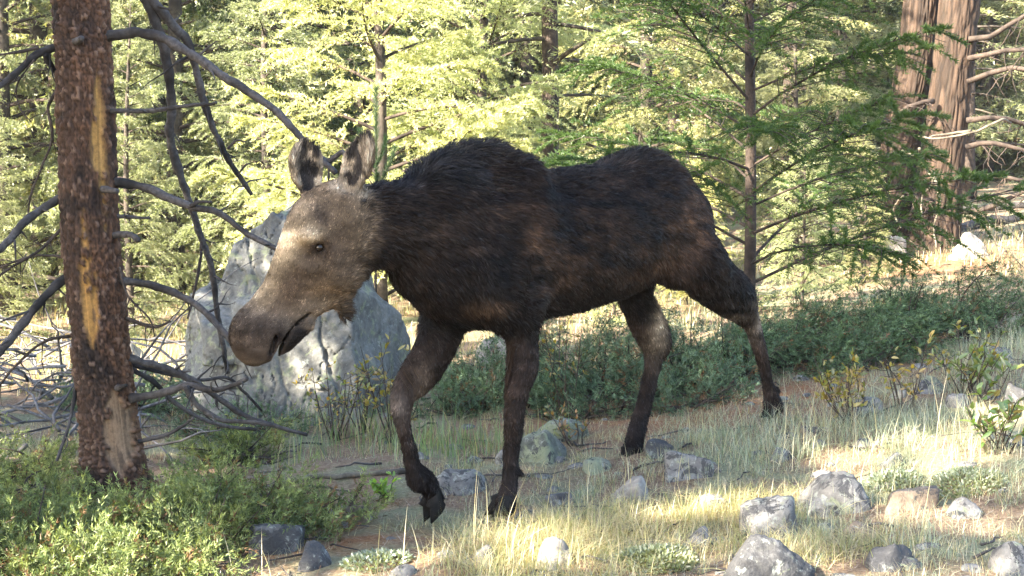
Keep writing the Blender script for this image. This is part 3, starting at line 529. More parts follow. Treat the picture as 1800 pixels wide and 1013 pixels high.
# head
HN = np.array(HEADN); HU = nrm(np.array(HEAD[2][:3]) - np.array(HEAD[6][:3]))
HC = np.array([np.array(h[:3]) for h in HEAD])
hax = nrm(HC[-1] - HC[0]); hup = nrm(np.cross(HN, hax)); hup = hup if hup[2] > 0 else -hup
f.union(f.chain([(h[0], h[1], h[2], h[3] * .97, h[4]) for h in HEAD], hup), .06)
def FP(k, off=0.): return np.array(FACE[k]) + HN * off
for sd in (1, -1):
    f.union(f.blob(FP('brow', sd * .098), (.05, .028, .028)), .04)              # brow over the eye
    f.union(f.blob(FP('eye', sd * .078) - np.array([0, 0, .07]), (.055, .028, .04)), .04)     # cheek bone
    f.union(f.blob(FP('cheek', sd * .075), (.065, .024, .08)), .04)            # jaw muscle
    f.union(f.chain([(*FP('eye', sd * .100), .012, .02), (*(FP('eye', sd * .082) + hax * .10 - hup * .01), .016, .02), (*(FP('eye', sd * .058) + hax * .22 - hup * .02), .016, .02)], hup, 3), .035)      # cheek ridge
    f.cut(f.blob(FP('eye', sd * .150) + hax * .055 + hup * .03, (.05, .045, .035)), .04)      # hollow before the eye
    f.cut(f.blob(FP('eye', sd * .155) + hax * .20 - hup * .075, (.10, .055, .035)), .05)     # hollow of the cheek
    f.union(f.blob(FP('nostril0', sd * .06) + hax * -.02, (.06, .03, .055)), .05)
    f.union(f.blob(FP('mz', sd * .03), (.07, .06, .085)), .06)                  # overhanging muzzle
CH = [FP('mouth0') + hax * .03 - hup * .02, FP('chin') , FP('chin2')]
f.union(f.chain([(*CH[0], .028, .05), (*CH[1], .030, .052), (*CH[2], .018, .035)], hup, 3), .03)
f.union(f.chain([(*FP('bell0'), .04, .03), (*FP('bell1'), .02, .014)], (1, 0, 0), 3), .04)      # bell under the throat
# mouth: a cut right through between lip and chin
mp = [FP('m0'), FP('m1'), FP('m2'), FP('m3')]
f.cut(f.chain([(*(p_), .0068 + .0014 * i, .2) for i, p_ in enumerate(mp)], nrm(np.cross(HN, mp[3] - mp[0])), 3), .006)
for sd in (1, -1):
    f.cut(f.chain([(*(FP('nostril0', sd * .085)), .010, .035), (*(FP('nostril1', sd * .075)), .011, .04)], nrm(np.cross(HN, FP('nostril1') - FP('nostril0'))), 3), .006)
    f.cut(f.blob(FP('eye', sd * .128), (.026, .03, .019)), .02)
# ears: leaf-shaped cups
def ear(b, t, open_dir, ln_w, round_=False):
    b = np.array(b, float); t = np.array(t, float); ax = nrm(t - b); od = nrm(np.array(open_dir) - ax * (np.array(open_dir) @ ax)); sd = np.cross(ax, od)
    L = np.linalg.norm(t - b)
    prof = [(-.10, .35), (.08, .62), (.3, .95), (.5, 1.), (.7, .96 if round_ else .82), (.86, .76 if round_ else .52), (1.0, .40 if round_ else .14)]
    outer = [(*(b + ax * L * q), ln_w * w * .62 + .004, ln_w * w) for q, w in prof]
    f.union(f.chain(outer, od, 4), .025)
    inner = [(*(b + ax * L * q + od * (ln_w * w * .45 + .008)), ln_w * w * .62, ln_w * w * .80) for q, w in prof[1:]]
    f.cut(f.chain([(x, y, z, max(h_, .004), max(w_, .004)) for x, y, z, h_, w_ in inner], od, 4), .012)
EAR_L0, EAR_L1 = FP('earL0', -.055) , FP('earL1', -.06)
EAR_N0, EAR_N1 = FP('earN0', .05), FP('earN1', .075)
CAMV = np.array([-.70711, .70711, .1])
ear(EAR_L0 - np.array([0, 0, .0]), EAR_L1, np.array([-.35, .9, .15]), .066, True)
ear(EAR_N0, EAR_N1, np.array([-.75, .45, 0.1]), .060)
# tail stub
f.union(f.chain([(1.50, 0, 1.30, .035, .03), (1.545, 0, 1.22, .03, .025), (1.545, 0, 1.15, .018, .016)], (1, 0, 0), 3), .03)
# lumps of coat and muscle
near = np.argwhere(np.abs(f.D) < .03); Xn = f.lo + f.h * near
f.D[near[:, 0], near[:, 1], near[:, 2]] += ((.006 * fbm(Xn, 7., 2, 3) + .003 * vnoise(Xn * np.array([14, 22, 34]), 1., 8)) * np.where(Xn[:, 0] < -.75, .35, 1.)).astype(np.float32)
del near, Xn
MV, MF = f.mesh(); MN = f.normals(MV)
# ---- coat colours by place on the animal, some groove shade and rim light painted in
HA0 = HC[0]; HLEN = np.linalg.norm(HC[-1] - HC[0])
def head_st(P):
    r = P - HA0; return (r @ hax) / HLEN, r @ hup, r @ HN
def gauss(P, c, r): return np.exp(-(((P - np.array(c)) / np.array(r)) ** 2).sum(-1))
def head_mask(P):
    s_, t_, w_ = head_st(P)
    d = np.min(np.linalg.norm(P[:, None, :] - HC[None], axis=-1) / (np.array([h[3] for h in HEAD]) * 1.25)[None], axis=1)
    back = P[:, 0] - (-.775 - .35 * np.maximum(1.25 - P[:, 2], -.2) * .3)
    return np.clip(sstep(1.3, .9, d) * sstep(.07, -.07, back + .03 * vnoise(P, 30, 71)), 0, 1)
def ear_mask(P):
    w = np.zeros(len(P))
    for b0, t0 in ((EAR_L0, EAR_L1), (EAR_N0, EAR_N1)):
        ax = nrm(t0 - b0); q = (P - b0) @ ax / np.linalg.norm(t0 - b0); r = np.linalg.norm((P - b0) - ax * ((P - b0) @ ax)[:, None], axis=1)
        w = np.maximum(w, sstep(.10, .07, r) * sstep(-.02, .12, q))
    return w
SGN = 1. if (FP('chin') - FP('m1')) @ nrm(np.cross(HN, FP('m3') - FP('m0'))) < 0 else -1.
def coat(P, N):
    u, v, z = P.T
    n = fbm(P * np.array([1, 1, 1.]), 5, 3, 5); n2 = fbm(P * np.array([8, 8, 26.]), 1., 3, 9)
    c = np.array([.0092, .0062, .005])[None] * np.ones((len(P), 1))
    def to(col, w):
        nonlocal c
        w = np.clip(w, 0, 1)[:, None]; c = c * (1 - w) + np.array(col) * w
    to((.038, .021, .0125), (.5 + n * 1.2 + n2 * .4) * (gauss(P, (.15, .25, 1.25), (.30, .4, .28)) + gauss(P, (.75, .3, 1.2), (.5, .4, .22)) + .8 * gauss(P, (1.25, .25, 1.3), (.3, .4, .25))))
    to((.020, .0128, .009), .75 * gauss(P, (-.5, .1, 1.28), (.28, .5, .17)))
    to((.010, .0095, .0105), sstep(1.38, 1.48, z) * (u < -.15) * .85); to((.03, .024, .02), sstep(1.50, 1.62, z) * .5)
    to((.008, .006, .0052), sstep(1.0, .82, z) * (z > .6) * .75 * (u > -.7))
    to((.006, .005, .005), 1.0 * gauss(P, (-.18, .25, 1.05), (.10, .4, .2)))  # dark band paints the shade of the groove between neck and shoulder
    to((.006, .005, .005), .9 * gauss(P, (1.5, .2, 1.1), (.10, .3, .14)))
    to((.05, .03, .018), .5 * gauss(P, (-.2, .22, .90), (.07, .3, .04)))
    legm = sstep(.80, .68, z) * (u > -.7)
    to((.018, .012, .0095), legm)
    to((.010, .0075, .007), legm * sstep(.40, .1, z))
    # grizzled hair on the hind legs; raised leg's front edge has painted rim light
    to((.24, .18, .125), .95 * gauss(P, (1.31, -.04, .72), (.06, .10, .17)))
    to((.16, .125, .095), .9 * gauss(P, (1.85, .14, .74), (.05, .2, .12)) )
    to((.09, .07, .055), .8 * (gauss(P, (1.72, .17, .74), (.2, .3, .09)) ) * (.5 + n2))
    to((.085, .058, .04), .7 * gauss(P, (-.33, -.08, .55), (.05, .12, .12)))
    to((.10, .08, .07), .6 * gauss(P, (-.46, -.12, .46), (.04, .2, .1)))
    # head
    h = head_mask(P); s_, t_, w_ = head_st(P)
    hc = np.array([.108, .075, .048])[None] * np.ones((len(P), 1))
    def th(col, w):
        nonlocal hc
        w = np.clip(w, 0, 1)[:, None]; hc = hc * (1 - w) + np.array(col) * w
    th((.30, .225, .145), .95 * sstep(.03, .10, t_) * sstep(.12, .3, s_) * sstep(.98, .7, s_))                # pale bridge of the nose, its sky-lit rim painted in
    th((.36, .27, .175), 1.3 * gauss(P, FP('brow', .10) + np.array([-.02, 0, .01]), (.05, .12, .028)))
    th((.26, .195, .13), 1.0 * gauss(P, FP('eye', .1) + np.array([-.05, 0, .15]), (.035, .2, .10)))
    th((.035, .027, .022), .95 * gauss(P, FP('eye', .1) + np.array([-.005, 0, .12]), (.035, .2, .075)) * sstep(-.4, .1, n2)); th((.03, .023, .019), .9 * gauss(P, FP('eye', .0) + np.array([-.10, 0, .15]), (.045, .2, .06)) * sstep(-.4, .1, n))
    th((.022, .015, .011), 1.2 * gauss(P, FP('eye', .1) + np.array([.005, 0, -.005]), (.062, .2, .05)))
    th((.026, .018, .0135), .9 * gauss(P, FP('eye', .1) + hax * .19, (.11, .2, .12))); th((.03, .021, .015), .75 * gauss(P, FP('eye', .1) + np.array([.06, 0, .03]), (.07, .2, .13)))
    th((.046, .035, .029), .92 * sstep(.62, .85, s_))
    th((.13, .10, .078), .75 * gauss(P, FP('mouth0', .06) - hup * -.01, (.07, .12, .04)))
    th((.055, .039, .028), .7 * gauss(P, FP('cheek', .08), (.10, .2, .08)))
    th((.010, .008, .007), 1.0 * np.maximum(gauss(P, FP('chin', .03) + hax * .015 - hup * .01, (.045, .2, .06)), gauss(P, FP('chin2', .03), (.035, .2, .04))) * 1.7 * sstep(.0, .012, -((P - FP('m1')) @ nrm(np.cross(HN, FP('m3') - FP('m0'))) * SGN)))
    th((.008, .006, .006), 1.3 * np.maximum(gauss(P, FP('nostril0', .07), (.014, .06, .03)), gauss(P, FP('nostril1', .07), (.016, .06, .035))))
    th((.026, .018, .014), .6 * gauss(P, FP('mz', .0) + hax * .03, (.07, .2, .06)))
    hs_ = fbm(P @ np.stack([hax, hup, HN], 1) * np.array([14., 42., 42.]), 1., 3, 88); hc = hc * np.exp(.5 * hs_ + .08)[:, None]
    c = c * (1 - h[:, None]) + hc * h[:, None]
    to((.03, .022, .017), .9 * gauss(P, FP('bell1'), (.05, .06, .08)))
    e = ear_mask(P)
    ec = np.array([.13, .095, .065])[None] * np.ones((len(P), 1))
    inner = sstep(.2, .7, N @ nrm(np.array([-.45, .85, 0]))) if False else None
    c = c * (1 - e[:, None]) + ec * e[:, None]
    for (b0, t0, od) in ((EAR_L0, EAR_L1, np.array([-.35, .9, .15])), (EAR_N0, EAR_N1, np.array([-.75, .45, .1]))):
        ax = nrm(t0 - b0); od = nrm(od - ax * (od @ ax)); L = np.linalg.norm(t0 - b0); q = (P - b0) @ ax / L
        r = np.linalg.norm((P - b0) - ax * ((P - b0) @ ax)[:, None], axis=1)
        mine = (r < .085) * (q > -.12) * (q < 1.1)
        ins = mine * sstep(.0, .45, N @ od)
        to((.19, .15, .11), .9 * ins * sstep(-.1, .15, q))
        to((.016, .014, .014), .97 * ins * sstep(.0, .25, .9 * fbm(P, 22, 2, 21) + .45 - r * 9 - .25 * np.abs(q - .5)))
        to((.06, .045, .035), mine * (1 - sstep(-.2, .2, N @ od)) * sstep(.2, .6, q) * .8)
        to((.26, .2, .14), mine * sstep(.055, .07, r) * .5 * sstep(0, .2, q))
    c = c * np.exp(1.0 * n2 + .6 * n)[:, None]
    return np.clip(c, .004, .6)
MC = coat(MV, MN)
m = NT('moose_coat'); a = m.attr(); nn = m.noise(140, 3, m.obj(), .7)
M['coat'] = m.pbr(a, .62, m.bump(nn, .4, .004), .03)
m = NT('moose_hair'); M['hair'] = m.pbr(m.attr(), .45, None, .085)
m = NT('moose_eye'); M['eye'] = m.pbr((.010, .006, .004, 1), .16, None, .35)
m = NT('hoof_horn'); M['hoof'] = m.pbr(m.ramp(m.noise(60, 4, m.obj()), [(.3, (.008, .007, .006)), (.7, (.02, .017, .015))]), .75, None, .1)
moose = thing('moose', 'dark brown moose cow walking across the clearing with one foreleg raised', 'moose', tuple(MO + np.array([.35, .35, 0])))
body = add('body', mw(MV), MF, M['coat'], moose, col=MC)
# ---- coat hair: one blade per hair, laid along the coat
def make_fur(n, seed):
    g = np.random.default_rng(seed)
    T = np.concatenate([MF[:, [0, 1, 2]], MF[:, [0, 2, 3]]]); A, B, C = MV[T[:, 0]], MV[T[:, 1]], MV[T[:, 2]]
    ar = np.linalg.norm(np.cross(B - A, C - A), axis=1)
    cen = (A + B + C) / 3; hd = (cen[:, 0] < -.72) & (cen[:, 1] < .2)
    vis = (MN[T[:, 0]] @ np.array([-.55, .83, .0]) > -.35).astype(float) * .9 + .1
    dens = ar * np.where(hd, 2.6, 1.) * vis
    k = g.choice(len(T), n, p=dens / dens.sum()); r1 = np.sqrt(g.random(n)); r2 = g.random(n)
    w0, w1, w2 = (1 - r1)[:, None], (r1 * (1 - r2))[:, None], (r1 * r2)[:, None]
    P = A[k] * w0 + B[k] * w1 + C[k] * w2; N = nrm(MN[T[k, 0]] * w0 + MN[T[k, 1]] * w1 + MN[T[k, 2]] * w2)
    col = coat(P, N); u, v, z = P.T
    fl = np.stack([np.full(n, 1.), np.zeros(n), -.45 - .3 * sstep(1.3, .9, z)], -1)
    lgm = sstep(.82, .70, z)[:, None]; fl = fl * (1 - lgm) + np.array([.15, 0, -1.]) * lgm
    rump = sstep(1.25, 1.5, u)[:, None]; fl = fl * (1 - rump) + np.array([.45, 0, -1.]) * rump
    h = head_mask(P)[:, None]; fl = fl * (1 - h) + (-hax + hup * .1) * h
    e = ear_mask(P)[:, None]; fl = fl * (1 - e) + np.array([.05, 0, 1.]) * e
    sw = np.stack([vnoise(P, 4, 31), vnoise(P, 4, 32), vnoise(P, 4, 33)], -1)
    fl = nrm(fl + .45 * sw + g.normal(0, .16, (n, 3)))
    fl = nrm(fl - N * (fl * N).sum(-1, keepdims=True))
    hump = gauss(P, (-.12, 0, 1.64), (.42, .4, .17)); mane = gauss(P, (-.5, 0, 1.5), (.3, .2, .12)); crest = gauss(P, (1.1, 0, 1.62), (.25, .3, .12))
    ln = .038 + .034 * hump + .028 * mane + .022 * crest
    ln = np.where(z < .78, .021, ln); ln = ln * (1 - h[:, 0] * .66); ln = ln * (1 - e[:, 0] * .15)
    bell = gauss(P, FP('bell1'), (.06, .06, .09)); ln = ln + .035 * bell
    bel = gauss(P, (.0, 0, .80), (.5, .3, .06)) + gauss(P, (-.68, 0, 1.03), (.15, .15, .05)); ln = ln + .022 * bel
    ln = ln * g.uniform(.6, 1.3, n)
    lift = (.26 + .55 * np.maximum(hump, crest * .8) * sstep(.1, .6, N[:, 2]) + .15 * mane)[:, None] * g.uniform(.4, 1.6, (n, 1))
    d0 = nrm(fl + N * lift * 1.6); d1 = nrm(fl + N * lift * .5 - np.array([0, 0, .15]))
    W = nrm(np.cross(d0, N + g.normal(0, .5, (n, 3)))) * (.0013 + .0006 * g.random(n))[:, None] * np.where(h > .5, .8, 1.)
    l = ln[:, None]; Q = P - N * .002
    mid = Q + d0 * l * .5; tip = mid + d1 * l * .5
    # locks: hair tips draw together
    wob = P + .012 * np.stack([vnoise(P, 40, 81), vnoise(P, 40, 82), vnoise(P, 40, 83)], -1)
    cell = np.where(z < .78, .012, np.where(h[:, 0] > .5, .011, .024)); K = np.floor(wob / cell[:, None]).astype(np.int64)
    key = ((K[:, 0] + 2000) * 4000 + K[:, 1] + 2000) * 4000 + K[:, 2] + 2000; _, inv = np.unique(key, return_inverse=True); cnt = np.bincount(inv)
    cen_ = np.stack([np.bincount(inv, tip[:, q]) for q in range(3)], -1) / cnt[:, None]
    pull = (.55 * g.random(n) ** .5)[:, None]; tip = tip + (cen_[inv] - tip) * pull; mid = mid + (cen_[inv] - tip) * pull * .25
    lock = np.exp(np.random.default_rng(4).normal(0, .30, len(cnt)))[inv]
    V = np.stack([Q - W, Q + W, mid + W * .8, mid - W * .8, tip], 1).reshape(-1, 3)
    i = np.arange(n) * 5
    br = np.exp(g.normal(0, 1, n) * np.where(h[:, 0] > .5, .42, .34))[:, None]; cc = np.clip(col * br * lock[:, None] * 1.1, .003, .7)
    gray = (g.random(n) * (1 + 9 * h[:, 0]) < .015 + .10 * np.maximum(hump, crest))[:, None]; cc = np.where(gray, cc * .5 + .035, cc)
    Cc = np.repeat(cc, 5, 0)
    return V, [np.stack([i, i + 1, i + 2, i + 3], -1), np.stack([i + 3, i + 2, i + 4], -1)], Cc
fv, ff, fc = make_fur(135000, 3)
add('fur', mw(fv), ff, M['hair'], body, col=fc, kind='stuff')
# eyes
def ball(c, r, ax=(1, 1, 1), n=16):
    th = np.linspace(0, math.pi, n // 2 + 1)[:, None]; ph = np.arange(n)[None] * 2 * math.pi / n
    P = np.stack([np.sin(th) * np.cos(ph), np.sin(th) * np.sin(ph), np.cos(th) + 0 * ph], -1).reshape(-1, 3) * r * np.array(ax) + np.array(c)
    i = np.arange(n // 2)[:, None] * n; j = np.arange(n)[None]; k = (j + 1) % n
    return P, np.stack([i + j, i + n + j, i + n + k, i + k], -1).reshape(-1, 4)
for sd in (1, -1):
    c = FP('eye', sd * .112)
    V, Fq = ball(c - HN * sd * .004, .0175); add('eye', mw(V), Fq, M['eye'], moose)
# hooves: two pointed claws each
def hoof(u, v, z, ang, L=.13, sc=.9):
    out = []
    ca, sa = math.cos(ang), math.sin(ang)
    for s_ in (-1, 1):
        prof = [(.055, .052, .020), (.03, .046, .022), (0., .050, .024), (-.035, .060, .026)]
        rings = []
        a = np.arange(12) / 12 * 2 * math.pi
        for zz, hl, hw in prof:
            x = np.cos(a) * hl - (.0 if zz > .02 else .018 * (1 - zz / .05)); x = np.where(np.cos(a) < 0, x * 1.15, x)
            y = np.sin(a) * hw * (1 - .45 * np.clip(-np.cos(a), 0, 1)) + s_ * .026
            rings.append(np.stack([x * sc, y * sc, np.full(12, zz * sc)], -1))
        R = np.concatenate(rings); n = 12
        i = np.arange(3)[:, None] * n; j = np.arange(n)[None]; k = (j + 1) % n
        Fq = np.stack([i + j, i + n + j, i + n + k, i + k], -1).reshape(-1, 4)
        c0 = len(R); R = np.concatenate([R, [[0, s_ * .026 * sc, .06 * sc]], [[-.02 * sc, s_ * .026 * sc, -.036 * sc]]]); j = np.arange(n); k = (j + 1) % n
        Ft = np.concatenate([np.stack([np.full(n, c0), j, k], -1), np.stack([np.full(n, c0 + 1), 36 + k, 36 + j], -1)])
        x, y, zz = R.T; R = np.stack([u + x * ca - zz * sa, v + y, z + x * sa + zz * ca], -1)
        out.append((R, Fq, Ft))
    V, Fl = tubes(out)
    return V, Fl
for (u, v, z, an) in ((-.055, .15, -.012, .0), (-.215, -.13, -.018, .75), (2.065, .17, .175, .1), (1.165, -.12, -.0, .0)):
    V, Fl = hoof(u, v, z, an); add('hoof', mw(V), Fl, M['hoof'], moose)
print('moose', round(time.time() - T0, 1), len(MV))
# ------------------------------------------------------------------ the dead pine on the left
pine = thing('dead_pine', 'dead pine with flaking bark, orange bare wood scars and drooping bare limbs', 'tree', (-2.0, 6.7, -.15))
TP = catmull(PTRUNK, 50); nz = len(TP); na = 144
zz = TP[:, 2]; rad = TP[:, 3]
a = np.arange(na) / na * 2 * math.pi          # angle 0 points to the camera side (-y), growing towards +x
A2, Z2 = np.meshgrid(a, zz); R2 = np.repeat(rad[:, None], na, 1)
cellw = 46
f1, f2, idc = vor2(A2 / (2 * math.pi) * cellw + .8 * vnoise(np.stack([np.sin(A2) * 2, np.cos(A2) * 2, Z2 * 9], -1), 1, 2), Z2 * 34, 4, wrap=cellw)
f1b, f2b, idb = vor2(A2 / (2 * math.pi) * 22 + .6 * vnoise(np.stack([np.sin(A2) * 2, np.cos(A2) * 2, Z2 * 6], -1), 1, 7), Z2 * 13, 11, wrap=22)
Pn = np.stack([np.sin(A2) * .14, -np.cos(A2) * .14, Z2], -1)
plate = sstep(.03, .28, f2 - f1); plateb = sstep(.02, .2, f2b - f1b)
off = np.sin(A2); facing = np.cos(A2) > -.1
wv = fbm(Pn, 9, 3, 40)
def scar(z0, z1, o0, o1, k=.08):
    zm = (Z2 - z0) / (z1 - z0); inside = np.minimum(np.minimum(zm, 1 - zm) * 4, 1)
    c = (o0 + o1) / 2; w = (o1 - o0) / 2 * np.clip(inside, 0, 1)
    return sstep(k, -k, np.abs(off - c + .12 * wv) - w) * (zm > 0) * (zm < 1) * facing
SC = np.maximum.reduce([scar(.62, 1.16, -.22, .34), scar(1.0, 1.32, -.05, .16), scar(-.02, .42, .12, 1.0), scar(1.2, 2.05, .62, .84), scar(1.45, 1.85, .45, .80, .1)])
SC = SC * sstep(-.25, -.05, wv + .45 * (.75 - idc) - .1) 
hgt = (.004 + .012 * idc) * plate + .008 * plateb * (.4 + idb) + .004 * fbm(Pn, 40, 3, 3)
hgt = hgt * (1 - SC) + SC * (-.006 + .0018 * vnoise(np.stack([A2 * 30, A2 * 0, Z2 * 4], -1), 1, 6))
r = R2 * (.93 + .05 * vnoise(Pn, 5, 14)) + hgt
tx = np.gradient(TP[:, 0]) / np.gradient(zz)
PX = TP[:, 0][:, None] + r * np.sin(A2); PY = TP[:, 1][:, None] - r * np.cos(A2)
root_fl = 1 + .35 * np.exp(-np.maximum(Z2 + .12, 0) / .12)
PX = TP[:, 0][:, None] + r * root_fl * np.sin(A2); PY = TP[:, 1][:, None] - r * root_fl * np.cos(A2)
V = np.stack([PX, PY, Z2], -1).reshape(-1, 3)
i = np.arange(nz - 1)[:, None] * na; j = np.arange(na)[None]; k = (j + 1) % na
F = np.stack([i + j, i + na + j, i + na + k, i + k], -1).reshape(-1, 4)
tone = idc * .6 + idb * .4
bc = np.array([.035, .028, .026]) * (1 - tone[..., None]) + np.array([.17, .115, .085]) * tone[..., None]
warm = sstep(-.2, .9, off + .5 * vnoise(Pn, 6, 55))[..., None]          # bark turns warmer and lighter towards the right flank
bc = bc * (1 - warm * .55) + np.array([.24, .14, .08]) * warm * .55 * (.5 + idc[..., None])
blk = sstep(.15, .4, fbm(Pn, 6, 3, 60))[..., None]; bc = bc * (1 - .75 * blk) + np.array([.022, .019, .019]) * .75 * blk
fleck = ((idc > .86) * plate)[..., None]; bc = bc * (1 - .6 * fleck) + np.array([.30, .24, .20]) * .6 * fleck
bc *= (.45 + .55 * plate)[..., None]
streak = vnoise(np.stack([A2 * 24, A2 * 0, Z2 * 3], -1), 1, 16)[..., None]
lowz = sstep(.55, .4, Z2)[..., None]
sc_c = (np.array([.34, .19, .06]) * (1 - lowz) + np.array([.24, .155, .095]) * lowz) * (.85 + .3 * streak)
dk = sstep(.25, .5, fbm(np.stack([A2 * 6, A2 * 0, Z2 * 14], -1), 1, 3, 77))[..., None]
sc_c = sc_c * (1 - .75 * dk) + np.array([.07, .045, .03]) * .75 * dk
bc = bc * np.array([.55, .46, .41]); bc = bc * (1 - SC[..., None]) + sc_c * SC[..., None]
add('trunk', V, F, M['pine_bark'], pine, col=bc.reshape(-1, 3))
def limb(rows, seed, twigs=0, sides=10):
    g = np.random.default_rng(seed); Q = catmull(rows, 10); P = Q[:, :3]; r = Q[:, 3]
    n = len(P); P = P + .25 * r[:, None] * np.stack([vnoise(P, 22, seed), vnoise(P, 22, seed + 1), vnoise(P, 22, seed + 2)], -1)
    r = r * (1 + .2 * vnoise(P, 26, seed + 5) + .10 * vnoise(P, 75, seed + 6))
    L = [tube(P, r, sides)]
    for q in range(twigs):      # snapped side twigs
        i = int(g.uniform(.12, .97) * (n - 1)); T = nrm(P[min(i + 1, n - 1)] - P[max(i - 1, 0)])
        d = nrm(np.cross(T, g.normal(0, 1, 3)) + T * .5 + np.array([0, 0, -.25])); l = abs(g.normal(0, 1)) * .10 + .03
        s0 = P[i]; pts = [s0]
        for s_ in range(4): d = nrm(d + g.normal(0, .22, 3)); pts.append(pts[-1] + d * l / 4)
        L.append(tube(np.array(pts), np.linspace(min(.35 * r[i], .008) + .0015, .0012, 5), 5))
    return tubes(L)
tw = [8, 0, 7, 0, 5, 9, 5, 5, 5, 3, 6, 4, 0, 3, 0, 0, 0, 6, 3, 2, 6, 6, 8, 5, 8, 8, 5, 7, 4, 8, 16, 12, 0, 0, 4]
for n_, rows in enumerate(PBRANCH):
    V, Fl = limb([(a_, b_, c_, d_ * .84) for a_, b_, c_, d_ in rows], 300 + n_ * 7, tw[n_]); add('branch', V, Fl, M['dead_limb'] if rows[0][3] > .013 else M['dark_twig'], pine)
# ------------------------------------------------------------------ boulder and stones
def stone_mat(name, base, dark, pale, lich=.5, black=.5, green=.3):
    m = NT(name); p = m.obj()
    off = m.node('ShaderNodeObjectInfo').outputs['Location']
    p = m.node('ShaderNodeVectorMath', {0: p, 1: off}, operation='ADD').outputs[0]
    n1 = m.noise(7, 6, p, .6, .3); n2 = m.noise(38, 6, p, .7); n3 = m.noise(24, 6, p, .7, .5); n4 = m.noise(8, 6, p, .65, .6); n5 = m.noise(120, 2, p)
    c = m.ramp(n1, [(.3, dark), (.5, base), (.72, pale)])
    c = m.mix(1., c, m.ramp(n2, [(.25, (.6, .6, .6)), (.75, (1.3, 1.3, 1.3))]), 'MULTIPLY')
    e = .62 - .16 * lich; c = m.mix(m.ramp(n3, [(e, (0, 0, 0)), (e + .06, (.75, .75, .75))]), c, m.mix(n5, (.15, .165, .15), (.30, .31, .27)))
    e = .64 - .2 * green; c = m.mix(m.ramp(n4, [(e, (0, 0, 0)), (e + .07, (.8, .8, .8))]), c, m.mix(n2, (.09, .105, .06), (.26, .28, .18)))
    e = .66 - .22 * black; c = m.mix(m.ramp(m.noise(13, 8, p, .75, .8), [(e, (0, 0, 0)), (e + .025, (.95, .95, .95))]), c, m.mix(n5, (.018, .018, .02), (.06, .06, .062)))
    h = m.math('ADD', m.math('MULTIPLY', n2, .5), n1)
    return m.pbr(c, .9, m.bump(h, .8, .02), .25)
M['granite'] = stone_mat('lichen_granite', (.12, .12, .112), (.07, .07, .066), (.17, .166, .15), .2, .22, .42)
M['stone_pale'] = stone_mat('pale_stone', (.21, .19, .165), (.12, .105, .09), (.30, .27, .23), .25, .2, .2)
M['stone_grey'] = stone_mat('grey_lichened_stone', (.13, .125, .12), (.075, .072, .07), (.19, .185, .175), .4, .6, .4)
M['stone_dark'] = stone_mat('dark_lichened_stone', (.07, .07, .072), (.04, .04, .042), (.13, .13, .13), .45, .9, .2)
M['stone_brown'] = stone_mat('brown_stone', (.15, .115, .085), (.09, .07, .055), (.25, .2, .15), .25, .5, .3)
M['stone_moss'] = stone_mat('mossy_stone', (.11, .115, .095), (.06, .065, .055), (.18, .18, .15), .5, .4, .9)
bf = Field((-2.75, 8.45, -.4), (-.62, 10.35, 1.62), .014)
Xg = np.stack(np.meshgrid(*bf.ax, indexing='ij'), -1)
W = Xg + .05 * np.stack([fbm(Xg, 2.6, 2, 1), fbm(Xg, 1.9, 3, 2), fbm(Xg, 1.9, 3, 3)], -1)
def poly_block(planes, k=.014):
    E = np.full(bf.n, -9., np.float32)
    for (n_, p_) in planes:
        n_ = nrm(np.array(n_, float)); v = ((W - np.array(p_)) @ n_).astype(np.float32)
        h = np.clip(k - np.abs(E - v), 0, None) / k; E = np.maximum(E, v) + h * h * k * .25
    return E
b1 = poly_block([((-.35, -.9, .25), (-1.7, 8.98, .7)), ((-1, -.15, .28), (-2.17, 9.2, .5)), ((.2, -.35, 1), (-1.55, 9.2, 1.33)), ((-.75, 0, 1), (-1.86, 9.3, 1.2)), ((1, 0, .3), (-1.0, 9.3, .9)), ((0, 1, .2), (-1.6, 9.95, .6)), ((.75, -.7, .35), (-1.28, 9.0, 1.0))])
b2 = poly_block([((-.12, -1, .22), (-1.35, 8.72, .4)), ((-.9, -.6, .12), (-1.93, 8.9, .4)), ((-.45, -.3, 1), (-1.62, 8.95, .83)), ((.35, -.2, 1), (-1.15, 9.0, .95)), ((1, -.35, .22), (-.88, 9.0, .5)), ((.1, 1, 0), (-1.3, 9.7, .4)), ((.8, 0, 1), (-.93, 9.0, .74))])
b3 = poly_block([((-1, -.3, 0), (-2.2, 8.95, .4)), ((0, -.3, 1), (-2.0, 9.0, .60)), ((-.1, -1, .1), (-2.0, 8.80, .4)), ((1, 0, 0), (-1.75, 9, .4)), ((0, .3, -1), (-2, 9, .30)), ((0, 1, 0), (-2, 9.5, .4))], .03)
b4 = poly_block([((-.8, -.6, .3), (-2.02, 8.85, .1)), ((0, -1, .35), (-1.9, 8.78, .1)), ((.6, -.3, .8), (-1.85, 8.9, .32)), ((0, 1, 0), (-1.8, 9.5, .1)), ((1, 0, .1), (-1.45, 9, .1))])
bf.D = b1; 
for E in (b2, b3, b4): bf.union(E, .02)
n1 = fbm(Xg, 3.2, 4, 9); crack = np.abs(fbm(Xg * np.array([1.6, 1.6, .7]), 2.6, 3, 19))
near = bf.D < .2
bf.D += (.028 * n1 + .034 * fbm(Xg, 7, 5, 23, .66)).astype(np.float32) + (.035 * sstep(.022, .0, crack)).astype(np.float32)
v1 = Xg[..., 0] + .35 * Xg[..., 2] + .08 * n1; 
for x0 in (-1.62, -1.22): bf.D += (.03 * sstep(.022, .0, np.abs(v1 - x0 - .16))).astype(np.float32)
V, Fq = bf.mesh()
